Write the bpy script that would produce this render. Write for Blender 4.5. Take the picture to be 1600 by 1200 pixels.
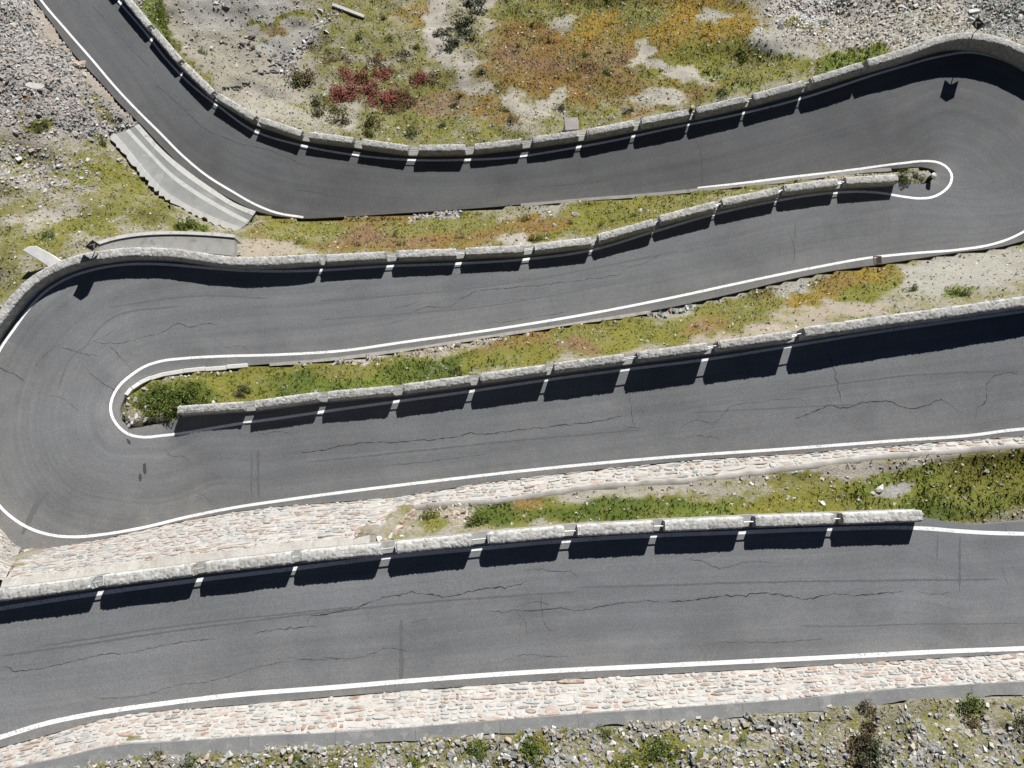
import bpy, math, random
import numpy as np
from mathutils import Vector, Matrix
from mathutils.bvhtree import BVHTree

for o in list(bpy.data.objects): bpy.data.objects.remove(o)
rng = np.random.default_rng(7); random.seed(7)
scene = bpy.context.scene
COL = scene.collection

# ------------------------------------------------------------------ camera, sky, sun
CAMZ = 60.0; TILT = math.radians(8.0); FPX = 1150.0        # focal length in photo pixels (1600 wide)
cam_d = bpy.data.cameras.new('camera'); cam = bpy.data.objects.new('camera', cam_d); COL.objects.link(cam)
cam.location = (0, 0, CAMZ); cam.rotation_euler = (TILT, 0, 0)
cam_d.sensor_width = 36.0; cam_d.lens = 36.0*FPX/1600.0; cam_d.clip_end = 500; cam_d.clip_start = 0.5
scene.camera = cam
SH = np.array([-0.60, -1.75])                                # ground shadow offset per metre of height
world = bpy.data.worlds.new('World'); scene.world = world; world.use_nodes = True
wn = world.node_tree; bg = wn.nodes['Background']
sky = wn.nodes.new('ShaderNodeTexSky'); sky.sky_type = 'NISHITA'; sky.sun_disc = False
SUN_EL = math.atan(1.0/np.hypot(*SH)); sky.sun_elevation = SUN_EL
sky.sun_rotation = math.atan2(-SH[0], -SH[1]); sky.altitude = 2700; sky.air_density = 0.32; sky.dust_density = 0.1; sky.ozone_density = 1.5
wn.links.new(sky.outputs[0], bg.inputs[0]); bg.inputs[1].default_value = 0.05
sun_d = bpy.data.lights.new('sun', 'SUN'); sun = bpy.data.objects.new('sun', sun_d); COL.objects.link(sun)
sun_d.energy = 5.0; sun_d.angle = math.radians(0.53); sun_d.color = (1.0, 0.972, 0.925)
sun.rotation_euler = Vector((SH[0], SH[1], -1)).to_track_quat('-Z', 'Y').to_euler(); sun.location = (20, 60, 90)
vs = scene.view_settings; vs.view_transform = 'Standard'; vs.look = 'None'; vs.gamma = 1.0; vs.use_curve_mapping = False
vs.exposure = 0.86

# ------------------------------------------------------------------ pixel <-> world
CT, ST = math.cos(TILT), math.sin(TILT)
def bp(x, y, z):
    """photo pixel -> world point on the level z"""
    a = (np.asarray(x, float)-800)/FPX; b = (600-np.asarray(y, float))/FPX
    dy = b*CT + ST; dz = b*ST - CT
    k = (z-CAMZ)/dz
    return np.stack([a*k, dy*k, np.broadcast_to(z, np.shape(a*k))*1.0], -1)
def ray(x, y):
    a = (x-800)/FPX; b = (600-y)/FPX
    return Vector((a, b*CT+ST, b*ST-CT)).normalized()
def proj(P):
    P = np.asarray(P, float); X = P[..., 0]; Y = P[..., 1]; Z = P[..., 2]-CAMZ
    d = Y*ST - Z*CT; u = Y*CT + Z*ST
    return 800+FPX*X/d, 600-FPX*u/d

# ------------------------------------------------------------------ small tools
def hash2(i, j, s=0):
    n = (i.astype(np.int64)*374761393 + j.astype(np.int64)*668265263 + s*974634541) & 0xffffffff
    n = ((n ^ (n >> 13))*1274126177) & 0xffffffff
    n = (n ^ (n >> 16)) & 0xffffffff
    n = (n*2246822519) & 0xffffffff; n = n ^ (n >> 15)
    return (n & 0xffffff)/float(0x1000000)
def vnoise(x, y, s=0):
    i = np.floor(x); j = np.floor(y); fx = x-i; fy = y-j
    fx = fx*fx*(3-2*fx); fy = fy*fy*(3-2*fy)
    a = hash2(i, j, s); b = hash2(i+1, j, s); c = hash2(i, j+1, s); d = hash2(i+1, j+1, s)
    return (a*(1-fx)+b*fx)*(1-fy) + (c*(1-fx)+d*fx)*fy
def fbm(x, y, s=0, o=4):
    r = 0; a = 0.5; t = 0
    for k in range(o):
        r = r + a*vnoise(x, y, s+k*17); t += a; a *= 0.55; x = x*2.03+11.3; y = y*2.03+5.7
    return r/t
def worley(x, y, s=0):
    i = np.floor(x); j = np.floor(y)
    f1 = np.full(x.shape, 9.0); f2 = f1.copy(); idn = np.zeros(x.shape)
    for di in (-1, 0, 1):
        for dj in (-1, 0, 1):
            a = i+di; b = j+dj
            px = a + 0.15+0.7*hash2(a, b, s+1); py = b + 0.15+0.7*hash2(a, b, s+2)
            d = np.hypot(x-px, y-py); h = hash2(a, b, s+3)
            m = d < f1
            f2 = np.where(m, f1, np.minimum(f2, d)); idn = np.where(m, h, idn); f1 = np.where(m, d, f1)
    return f1, f2, idn
def sstep(a, b, x):
    t = np.clip((x-a)/(b-a), 0, 1); return t*t*(3-2*t)
def mk(name, verts, faces, mat=None, parent=None, smooth=False, cols=None, attr='col'):
    me = bpy.data.meshes.new(name)
    me.from_pydata(np.asarray(verts, float).tolist(), [], faces if isinstance(faces, list) else np.asarray(faces).tolist())
    o = bpy.data.objects.new(name, me); COL.objects.link(o)
    if mat: me.materials.append(mat)
    if smooth: me.polygons.foreach_set('use_smooth', np.ones(len(me.polygons), bool))
    if cols is not None:
        cols = np.asarray(cols, np.float32)
        if cols.shape[1] == 3: cols = np.hstack([cols, np.ones((len(cols), 1), np.float32)])
        a = me.color_attributes.new(attr, 'FLOAT_COLOR', 'POINT'); a.data.foreach_set('color', cols.ravel())
    if parent: o.parent = parent
    return o
def tag(o, label=None, cat=None, group=None, kind=None):
    if label: o['label'] = label
    if cat: o['category'] = cat
    if group: o['group'] = group
    if kind: o['kind'] = kind
    return o
def empty(name, loc, label=None, cat=None, group=None):
    o = bpy.data.objects.new(name, None); COL.objects.link(o); o.location = loc; o.empty_display_size = .3
    return tag(o, label, cat, group)
def child(o, p):
    """parent o (built in world coordinates) to the unrotated empty p"""
    o.parent = p; o.location = o.location - p.location; return o
def box_vf(cx, cy, cz, sx, sy, sz):
    v = [(cx+a*sx/2, cy+b*sy/2, cz+c*sz/2) for a in (-1, 1) for b in (-1, 1) for c in (-1, 1)]
    f = [(0,1,3,2),(4,6,7,5),(0,4,5,1),(2,3,7,6),(0,2,6,4),(1,5,7,3)]
    return v, f
def grid_faces(n, m, off=0):
    i = np.arange(n-1)[:, None]*m + np.arange(m-1)[None, :] + off
    return np.stack([i, i+m, i+m+1, i+1], -1).reshape(-1, 4)
def polyres(P, n=None, step=None):
    """resample a 3-D polyline by length, Catmull-Rom smooth"""
    P = np.asarray(P, float); d = np.r_[0, np.cumsum(np.linalg.norm(np.diff(P, axis=0), axis=1))]
    keep = np.r_[True, np.diff(d) > 1e-6]; P = P[keep]; d = d[keep]
    if n is None: n = max(2, int(round(d[-1]/step))+1)
    return herm(P, d, np.linspace(0, d[-1], n))
def herm(P, d, q):
    if len(P) == 2:
        t = ((q-d[0])/(d[1]-d[0]))[:, None]; return P[0]*(1-t)+P[1]*t
    s = np.diff(P, axis=0)/np.diff(d)[:, None]
    m = np.empty_like(P); m[0] = s[0]; m[-1] = s[-1]
    w = np.diff(d); m[1:-1] = (s[:-1]*w[1:, None]+s[1:]*w[:-1, None])/(w[1:]+w[:-1])[:, None]
    k = np.clip(np.searchsorted(d, q, side='right')-1, 0, len(d)-2)
    h = (d[k+1]-d[k])[:, None]; t = ((q-d[k])[:, None])/h
    return ((2*t**3-3*t**2+1)*P[k] + (t**3-2*t**2+t)*h*m[k] + (-2*t**3+3*t**2)*P[k+1] + (t**3-t**2)*h*m[k+1])

# ------------------------------------------------------------------ materials
def newmat(name, rough=0.9, spec=0.25):
    m = bpy.data.materials.new(name); m.use_nodes = True
    nt = m.node_tree; b = nt.nodes['Principled BSDF']; b.inputs['Roughness'].default_value = rough
    b.inputs['Specular IOR Level'].default_value = spec
    return m, nt, b
def N(nt, typ, **kw):
    n = nt.nodes.new(typ)
    for k, v in kw.items():
        if k.startswith('i_'): n.inputs[k[2:].replace('_', ' ')].default_value = v
        else: setattr(n, k, v)
    return n
def mathn(nt, op, a, b=None, clamp=False):
    n = N(nt, 'ShaderNodeMath', operation=op); n.use_clamp = clamp
    for i, v in enumerate((a, b)):
        if v is None: continue
        if hasattr(v, 'links'): nt.links.new(v, n.inputs[i])
        else: n.inputs[i].default_value = v
    return n.outputs[0]
def mixc(nt, fac, a, b, blend='MIX'):
    n = N(nt, 'ShaderNodeMix', data_type='RGBA', blend_type=blend)
    for s, v in ((n.inputs[0], fac), (n.inputs[6], a), (n.inputs[7], b)):
        if hasattr(v, 'links'): nt.links.new(v, s)
        elif isinstance(v, (int, float)): s.default_value = v
        else: s.default_value = (*v, 1)
    return n.outputs[2]
def noise(nt, vec, scale, detail=6, rough=.6):
    n = N(nt, 'ShaderNodeTexNoise'); n.inputs['Scale'].default_value = scale
    n.inputs['Detail'].default_value = detail; n.inputs['Roughness'].default_value = rough
    nt.links.new(vec, n.inputs['Vector']); return n.outputs['Fac']
def vor(nt, vec, scale, out='Color', feature='F1'):
    n = N(nt, 'ShaderNodeTexVoronoi', feature=feature); n.inputs['Scale'].default_value = scale
    nt.links.new(vec, n.inputs['Vector']); return n.outputs[out]
def ramp(nt, v, a, b, lo=0., hi=1.):
    n = N(nt, 'ShaderNodeMapRange'); nt.links.new(v, n.inputs[0])
    n.inputs[1].default_value = a; n.inputs[2].default_value = b; n.inputs[3].default_value = lo; n.inputs[4].default_value = hi
    return n.outputs[0]
def gray(nt, v):
    n = N(nt, 'ShaderNodeCombineColor')
    for i in range(3): nt.links.new(v, n.inputs[i])
    return n.outputs[0]
def bump(nt, b, h, dist=.02, strength=.6):
    n = N(nt, 'ShaderNodeBump'); n.inputs['Distance'].default_value = dist; n.inputs['Strength'].default_value = strength
    nt.links.new(h, n.inputs['Height']); nt.links.new(n.outputs[0], b.inputs['Normal'])
def objpos(nt, world_space=True):
    if world_space: return N(nt, 'ShaderNodeNewGeometry').outputs['Position']
    return N(nt, 'ShaderNodeTexCoord').outputs['Object']
def attr(nt, name, out='Color'):
    n = N(nt, 'ShaderNodeAttribute'); n.attribute_name = name; return n.outputs[out]

def mat_asphalt():
    m, nt, b = newmat('asphalt', .88, .3)
    pos = objpos(nt); uv = N(nt, 'ShaderNodeUVMap').outputs[0]
    mp = N(nt, 'ShaderNodeMapping'); nt.links.new(uv, mp.inputs[0]); mp.inputs['Scale'].default_value = (0.05, 1.6, 1)
    streak = noise(nt, mp.outputs[0], 1.0, 6, .65)
    mp2 = N(nt, 'ShaderNodeMapping'); nt.links.new(uv, mp2.inputs[0]); mp2.inputs['Scale'].default_value = (0.02, 5.0, 1); mp2.inputs['Location'].default_value = (3, 9, 0)
    streak2 = noise(nt, mp2.outputs[0], 1.0, 5, .7)
    big = noise(nt, pos, .17, 5, .6); fine = noise(nt, pos, 22, 4, .75); agg = vor(nt, pos, 45, 'Color')
    f = mathn(nt, 'MULTIPLY', ramp(nt, streak, .3, .7, .87, 1.13), ramp(nt, streak2, .3, .7, .95, 1.05))
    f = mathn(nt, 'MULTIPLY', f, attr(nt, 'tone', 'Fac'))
    f = mathn(nt, 'MULTIPLY', f, ramp(nt, big, .3, .7, .86, 1.14))
    f = mathn(nt, 'MULTIPLY', f, ramp(nt, fine, .25, .75, .72, 1.28))
    sp = N(nt, 'ShaderNodeSeparateColor'); nt.links.new(agg, sp.inputs[0])
    f = mathn(nt, 'MULTIPLY', f, ramp(nt, sp.outputs[0], 0, 1, .78, 1.24))
    base = mixc(nt, ramp(nt, noise(nt, pos, .5, 6, .65), .50, .72), (.110, .1145, .1215), (.122, .1235, .126))
    # dust gathered along the mountain-side edge
    dist = attr(nt, 'dust', 'Fac')
    dust = mathn(nt, 'MULTIPLY', dist, ramp(nt, noise(nt, pos, 1.1, 7, .7), .3, .75), True)
    base = mixc(nt, dust, base, (.165, .156, .140))
    # dark, polished or stained patches
    stain = ramp(nt, noise(nt, pos, .30, 5, .6), .52, .72, 0, .42)
    base = mixc(nt, stain, base, (.070, .072, .077))
    col = mixc(nt, 1.0, base, gray(nt, f), 'MULTIPLY')
    nt.links.new(col, b.inputs['Base Color'])
    bump(nt, b, mathn(nt, 'ADD', fine, sp.outputs[1]), .006, .5)
    return m
def mat_simple(name, c1, c2, scale, rough=.9, bumpd=.01, fine=30, lo=.7, hi=1.25, world_space=True, c3=None, c3s=1.5):
    m, nt, b = newmat(name, rough)
    pos = objpos(nt, world_space)
    base = mixc(nt, ramp(nt, noise(nt, pos, scale, 6, .62), .35, .65), c1, c2)
    if c3: base = mixc(nt, ramp(nt, noise(nt, pos, c3s, 7, .7), .55, .68), base, c3)
    fn = noise(nt, pos, fine, 5, .7)
    col = mixc(nt, 1.0, base, gray(nt, ramp(nt, fn, .25, .75, lo, hi)), 'MULTIPLY')
    nt.links.new(col, b.inputs['Base Color'])
    if bumpd: bump(nt, b, fn, bumpd, .7)
    return m
def mat_col(name, rough=.95, fine=30, lo=.75, hi=1.25, bumpd=.0, spec=.2):
    m, nt, b = newmat(name, rough, spec)
    pos = objpos(nt); c = attr(nt, 'col')
    fn = noise(nt, pos, fine, 4, .7)
    nt.links.new(mixc(nt, 1.0, c, gray(nt, ramp(nt, fn, .25, .75, lo, hi)), 'MULTIPLY'), b.inputs['Base Color'])
    if bumpd: bump(nt, b, fn, bumpd, .8)
    return m
def mat_paint():
    m, nt, b = newmat('line_paint', .6, .35)
    pos = objpos(nt)
    w = noise(nt, pos, 9, 8, .75); w2 = noise(nt, pos, .35, 4, .6)
    wear = mathn(nt, 'MULTIPLY', ramp(nt, w, .50, .66), ramp(nt, w2, .36, .62, .12, 1.0))
    base = mixc(nt, ramp(nt, noise(nt, pos, 1.3, 6, .65), .3, .7), (.68, .68, .68), (.82, .82, .82))
    nt.links.new(mixc(nt, wear, base, (.16, .16, .16)), b.inputs['Base Color'])
    return m
def mat_stone(name='wall_stone', seedmul=1.0, pale=0.0):
    """mortared wall stones: each object keeps its own colour"""
    m, nt, b = newmat(name, .92, .2)
    oi = N(nt, 'ShaderNodeObjectInfo'); pos = objpos(nt)
    cr = N(nt, 'ShaderNodeValToRGB'); nt.links.new(oi.outputs['Random'], cr.inputs[0])
    e = cr.color_ramp; e.interpolation = 'CONSTANT'
    pal = [(.27,.268,.256),(.20,.208,.205),(.35,.345,.33),(.26,.208,.18),(.31,.312,.30),(.20,.135,.10),(.26,.27,.27),(.38,.355,.325),(.17,.178,.182),(.27,.195,.155),(.33,.327,.315),(.30,.24,.21)]
    while len(e.elements) < len(pal): e.elements.new(.5)
    for i, c in enumerate(pal): e.elements[i].position = i/len(pal); e.elements[i].color = (*c, 1)
    fn = noise(nt, pos, 14, 7, .7)
    base = mixc(nt, 1.0, cr.outputs[0], gray(nt, ramp(nt, fn, .25, .75, .78, 1.22)), 'MULTIPLY')
    smear = ramp(nt, noise(nt, pos, 2.8, 8, .78), .44, .62, .0, .88)       # mortar smeared over the faces
    base = mixc(nt, smear, base, (.345, .330, .308))
    nt.links.new(base, b.inputs['Base Color']); bump(nt, b, fn, .03, .8)
    return m
M = {}
M['asphalt'] = mat_asphalt()
M['paint'] = mat_paint()
M['crack'] = mat_simple('crack_fill', (.022,.022,.024), (.040,.040,.042), 6, bumpd=0)
M['stain'] = mat_simple('oil_stain', (.045,.045,.048), (.062,.062,.065), 3, bumpd=0)
M['concrete'] = mat_simple('concrete', (.24,.238,.226), (.30,.296,.28), 1.2, bumpd=.015, c3=(.17,.166,.155))
M['concrete_grey'] = mat_simple('grey_concrete', (.165,.168,.170), (.21,.212,.212), 1.0, bumpd=.015, c3=(.26,.258,.25), fine=18, lo=.72)
M['concrete_white'] = mat_simple('pale_concrete', (.44,.438,.428), (.54,.536,.524), 1.5, bumpd=.012, c3=(.32,.312,.30))
M['mortar'] = mat_simple('mortar', (.295,.280,.258), (.355,.340,.318), 1.3, bumpd=.03, fine=16, c3=(.235,.205,.172), c3s=1.0)
M['stone'] = mat_stone()
M['parapet'] = mat_col('parapet_stone', .93, 26, .62, 1.32, .035)
M['pebble'] = mat_col('pebble_stone', .95, 30, .8, 1.2)
M['rock'] = mat_simple('rock', (.27,.265,.25), (.36,.355,.34), 3, bumpd=.04, world_space=True, c3=(.24,.19,.15))
M['rock_pale'] = mat_simple('pale_rock', (.40,.39,.37), (.50,.49,.47), 3, bumpd=.04)
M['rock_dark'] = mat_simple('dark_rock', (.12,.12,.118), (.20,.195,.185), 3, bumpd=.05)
M['rock_pink'] = mat_simple('pinkish_rock', (.36,.27,.22), (.42,.35,.30), 3, bumpd=.04)
M['tuft'] = mat_col('grass_blade', .85, 9, .75, 1.25)
M['metal'] = mat_simple('galvanised_metal', (.38,.39,.40), (.48,.49,.50), 4, rough=.5, bumpd=0); M['metal'].node_tree.nodes['Principled BSDF'].inputs['Metallic'].default_value = .5
M['iron'] = mat_simple('rusty_iron', (.07,.05,.04), (.12,.08,.055), 12, rough=.8, bumpd=.005)
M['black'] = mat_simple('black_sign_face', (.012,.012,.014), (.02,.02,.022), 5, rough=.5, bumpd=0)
M['white'] = mat_simple('white_sign_face', (.68,.68,.68), (.76,.76,.76), 5, rough=.5, bumpd=0)
M['teal'] = mat_simple('weathered_sign_back', (.16,.30,.29), (.22,.36,.35), 5, rough=.6, bumpd=0)
M['yellow'] = mat_simple('yellow_paint', (.36,.31,.13), (.42,.37,.18), 5, rough=.6, bumpd=0)
M['concrete_gutter'] = mat_simple('gutter_concrete', (.20,.207,.202), (.26,.264,.256), .8, bumpd=.012, c3=(.31,.31,.30), c3s=.9, lo=.8, hi=1.15)
M['red'] = mat_simple('red_reflector', (.40,.03,.02), (.48,.05,.03), 5, rough=.4, bumpd=0)
def mat_ground():
    m, nt, b = newmat('ground', .97, .12)
    pos = objpos(nt)
    veg = attr(nt, 'veg'); soil = attr(nt, 'soil'); dens = attr(nt, 'dens', 'Fac'); stony = attr(nt, 'stony', 'Fac')
    n1 = noise(nt, pos, .9, 8, .68); n2 = noise(nt, pos, 6, 6, .7); n3 = noise(nt, pos, 28, 5, .75)
    f = mathn(nt, 'ADD', dens, mathn(nt, 'MULTIPLY', mathn(nt, 'SUBTRACT', n1, .5), 1.3))
    f = mathn(nt, 'ADD', f, mathn(nt, 'MULTIPLY', mathn(nt, 'SUBTRACT', n2, .5), 1.5))
    f = mathn(nt, 'ADD', f, mathn(nt, 'MULTIPLY', mathn(nt, 'SUBTRACT', n3, .5), .9))
    f = ramp(nt, f, .30, .70)
    nclamp = mathn(nt, 'ADD', f, 0.0, True)
    sp = N(nt, 'ShaderNodeSeparateColor'); nt.links.new(vor(nt, pos, 8.5), sp.inputs[0])
    sp2 = N(nt, 'ShaderNodeSeparateColor'); nt.links.new(vor(nt, pos, 21), sp2.inputs[0])
    ed = vor(nt, pos, 8.5, 'Distance'); 
    peb = mathn(nt, 'MULTIPLY', ramp(nt, sp.outputs[0], 0, 1, .74, 1.26), ramp(nt, sp2.outputs[0], 0, 1, .72, 1.28))
    peb = mathn(nt, 'MULTIPLY', peb, ramp(nt, n3, .3, .7, .62, 1.3))
    sand = mathn(nt, 'MULTIPLY', ramp(nt, n3, .25, .75, .75, 1.25), ramp(nt, n1, .3, .7, .85, 1.15))
    sm = N(nt, 'ShaderNodeMix', data_type='FLOAT'); nt.links.new(stony, sm.inputs[0]); nt.links.new(sand, sm.inputs[2]); nt.links.new(peb, sm.inputs[3])
    tint = mixc(nt, sp2.outputs[1], soil, mixc(nt, 1.0, soil, (1.14, .98, .86), 'MULTIPLY'))
    scol = mixc(nt, 1.0, tint, gray(nt, sm.outputs[0]), 'MULTIPLY')
    vv = mathn(nt, 'MULTIPLY', ramp(nt, n3, .25, .75, .50, 1.45), ramp(nt, n2, .3, .7, .72, 1.25))
    vcol = mixc(nt, 1.0, veg, gray(nt, vv), 'MULTIPLY')
    vcol = mixc(nt, ramp(nt, noise(nt, pos, 3.1, 6, .7), .5, .7, 0, .5), vcol, mixc(nt, 1.0, veg, (.72, .95, .7), 'MULTIPLY'))
    nt.links.new(mixc(nt, nclamp, scol, vcol), b.inputs['Base Color'])
    hh = mathn(nt, 'ADD', mathn(nt, 'MULTIPLY', n3, .6), mathn(nt, 'ADD', n2, mathn(nt, 'MULTIPLY', mathn(nt, 'MULTIPLY', ed, stony), -.8)))
    bump(nt, b, hh, .07, .9)
    return m
M['ground'] = mat_ground()

# ------------------------------------------------------------------ the road ribbon, traced (t, x, y, height of the traced edge above the road)
H_A, H_B, H_C, H_D = .66, .66, .69, .69
ZT = np.array([-56.7,-54.6,-53.4,-52.6,-51.9,-51.2,-50.5,-49.8,-49.2,-48.9,-48.6,-48.3,-48.1,-47.9,-47.5,-46.9,-46.3,-45.8,-44.95,-44.5,-44.2,-43.8,-43.5,-43.2,-42.95,-42.7,-42.5,-42.3,-42.1,-41.9,-41.2,-40.5,-39.75,-39.0,-38.3,-37.7,-37.3])*.85 - 43*.15 + CAMZ
def zt(t): return np.interp(t, np.arange(len(ZT)), ZT)
_ = None
LPTS = [(0,75,-140,H_A),(_,163,-40,H_A),(_,198,0,H_A),(_,233,40,H_A),(1,284,98,H_A),(_,332,145,H_A),(2,402,186,H_A),(_,477,210,H_A),(3,560,221,H_A),(_,646,231,H_A),(4,735,230.5,H_A),(_,824,220.5,H_A),(5,911,208,H_A),(_,997,191.5,H_A),
 (6,1082,174.5,.82),(_,1172,153,.87),(7,1262,128,.91),(8,1353,100,1.0),(_,1413,81.7,1.05),(_,1460,65,1.15),(9,1493,57,1.2),(_,1527,57,1.2),(_,1560,63,1.2),(10,1610,83,1.2),(_,1680,130,1.2),(11,1745,220,1.2),
 (_,1752,290,0),(12,1715,335,0),(_,1650,362,0),(13,1600,376,0),(_,1566,385,0),(_,1492,395,0),(14,1414,407,0),(_,1364,414.7,0),(_,1296,424,0),(15,1229,437.6,0),(_,1161,454.5,0),(16,1040,481.5,0),(17,905,503.4,0),(_,770,523.7,0),(18,635,545,0),(19,499,562,0),
 (20,388,571,0),(_,304,578,0),(21,253,585,0),(22,219,598,0),(23,203,610,0),(24,192,627,0),(25,187,643.5,0),(26,190,658,0),(27,203,667.5,0),(_,236,664,0),(28,268,657,0),
 (29,280,641,.58),(_,390,633,.64),(30,505,618,.69),(_,622,608,.72),(31,742,591.5,.77),(_,860,574.5,.83),(32,986,557.5,.89),(_,1114,540,.95),(33,1247,521.5,1.02),(_,1364,503.4,.98),(34,1465,490,.92),(35,1660,462,.86),(36,1860,430,.86)]
RPTS = [(0,-52,-150,0),(_,28,-40,0),(_,54,0,0),(_,78,32,0),(_,111,79,0),(1,158.6,130,0),(_,189,164,0),(_,219,193,0),(_,256.5,233,0),(_,297,271,0),(2,350,305,0),(_,408,332,0),(_,472,341,0),(3,530,339,0),(_,643,332,0),(4,735,326,0),(_,867,314.5,0),(5,932,309,0),(_,1002,304,0),(6,1110,293.5,0),
 (_,1205,283.5,0),(7,1290,273,0),(_,1340,267,0),(8,1403,263,0),(9,1446,262,0),(10,1459,266,0),(11,1463,274,0),(12,1459,282,0),(13,1447,286.5,0),
 (14,1400,278,H_B),(_,1313,283.5,H_B),(15,1221,297,H_B),(_,1123,318,H_B),(16,1027,345,H_B),(_,930,373,H_B),(17,829,387.5,H_B),(_,720,393.5,H_B),(18,611,398,H_B),(19,502,403.3,H_B),
 (_,456,405.6,.73),(_,405,408,.73),(20,371,408,.73),(_,337,405,.73),(_,304,400,.73),(_,270,395.4,.73),(21,236,393.7,.73),(_,196,394,.73),(_,162,397.8,.73),(_,135,402,.73),(22,104.6,410.6,.73),(_,77.6,422,.73),(_,50.6,439,.73),(23,27,461,.73),(_,5,489,.73),(_,-20,525,.73),(24,-48,590,.73),
 (25,-66,690,0),(_,-55,760,0),(26,-35,800,0),(_,0,827,0),(27,34,857,0),(_,52,858,0),(_,110,851.6,0),(_,176,839,0),(28,256.6,820.5,0),(29,330,806,0),(_,403,795,0),(30,520,785,0),(_,604,778,0),(31,750,756,0),(_,917,735.4,0),(32,1010,726,0),(_,1060,721,0),(33,1233,709.5,0),(_,1363,699.5,0),(34,1493,688.7,0),(_,1600,682,0),(35,1660,678,0),(36,1860,664,0)]
def edge(pts):
    px = np.array([(p[1], p[2]) for p in pts], float); h = np.array([p[3] for p in pts]); n = len(pts)
    d = np.r_[0, np.cumsum(np.hypot(*np.diff(px, axis=0).T))]
    k = [i for i in range(n) if pts[i][0] is not None]
    t = np.interp(d, d[k], [pts[i][0] for i in k])
    z = zt(t)
    W = bp(px[:, 0], px[:, 1], z+h); W[:, 2] = z
    dd = np.r_[0, np.cumsum(np.linalg.norm(np.diff(W, axis=0), axis=1))]
    return dict(px=px, h=h, t=t, W=W, d=dd)
EL, ER = edge(LPTS), edge(RPTS)
def edge_at(E, tq):
    q = np.interp(tq, E['t'], E['d']); P = herm(E['W'], E['d'], q); return P
TQ = np.linspace(0, 36, 1100)
LW, RW = edge_at(EL, TQ), edge_at(ER, TQ)
def dz(x): return CAMZ + np.interp(x, [-400, 0, 1600, 2000], [-35.0, -35.5, -37.6, -38.1])
DL = [(-260,968,H_D),(0,930.5,H_D),(73,921,H_D),(152,910,H_D),(310,889,H_D),(461,871,H_D),(605,858,H_D),(750,843,H_D),(892,830,H_D),(1031,822.5,H_D),(1171,816,H_D),(1311,811,H_D),(1440,806,H_D),(1498,818,0),(1600,814,0),(1860,806,0)]
DR = [(-260,1240,0),(0,1168,0),(55,1154,0),(110,1138,0),(176,1121,0),(315,1106,0),(403,1099,0),(500,1090,0),(667,1077,0),(833,1064.6,0),(1040,1053,0),(1276,1040,0),(1407,1032,0),(1493,1027,0),(1600,1020,0),(1860,1006,0)]
def dedge(pts):
    a = np.array(pts, float); z = dz(a[:, 0]); W = bp(a[:, 0], a[:, 1], z+a[:, 2]); W[:, 2] = z
    return W
DLW = dedge(DL); DRW = dedge(DR)
DXQ = np.linspace(-260, 1860, 420)
def dx_at(pts, W, xq):
    a = np.array([p[0] for p in pts], float); return herm(W, a, xq)
DLQ, DRQ = dx_at(DL, DLW, DXQ), dx_at(DR, DRW, DXQ)

def ribbon(name, A, B, ns=14):
    n = len(A); s = np.linspace(0, 1, ns)
    P = A[:, None, :]*(1-s)[None, :, None] + B[:, None, :]*s[None, :, None]
    top = P.reshape(-1, 3); F = grid_faces(n, ns)
    sk = []; base = len(top)                      # skirts along both edges give the slab its thickness
    a = A.copy(); a[:, 2] -= .5; b = B.copy(); b[:, 2] -= .5
    V = np.vstack([top, a, b, A, B]); i = np.arange(n-1)
    F2 = np.stack([base+2*n+i, base+2*n+i+1, base+i+1, base+i], -1)[:, ::-1]
    F3 = np.stack([base+3*n+i, base+3*n+i+1, base+n+i+1, base+n+i], -1)
    o = mk(name, V, np.vstack([F, F2, F3]), M['asphalt'])
    # face-up check
    if o.data.polygons[5].normal.z < 0: o.data.flip_normals()
    o.data.polygons.foreach_set('use_smooth', np.r_[np.ones(len(F), bool), np.zeros(len(F2)*2, bool)])
    mid = (A+B)/2; u = np.r_[0, np.cumsum(np.linalg.norm(np.diff(mid, axis=0), axis=1))]
    w = np.linalg.norm(B-A, axis=1); Ug = np.repeat(u[:, None], ns, 1); Vg = w[:, None]*s[None, :]
    Ug = np.r_[Ug.ravel(), u, u, u, u]; Vv = np.r_[Vg.ravel(), u*0, w, u*0, w]
    uvl = o.data.uv_layers.new(name='UVMap'); li = np.empty(len(o.data.loops), np.int32); o.data.loops.foreach_get('vertex_index', li)
    uvl.data.foreach_set('uv', np.stack([Ug[li], Vv[li]], -1).astype(np.float32).ravel())
    return o, top, F, P
def set_float(o, name, vals):
    a = o.data.attributes.new(name, 'FLOAT', 'POINT'); a.data.foreach_set('value', np.asarray(vals, np.float32))
road, rtop, rF, rP = ribbon('road', LW, RW)
tag(road, 'grey asphalt road doubling back through two hairpin bends', 'road', kind='structure')
roadD, dtop, dF, dP = ribbon('road', DLQ, DRQ)
tag(roadD, 'grey asphalt road leg climbing above the stone retaining wall', 'road', kind='structure')
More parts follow.
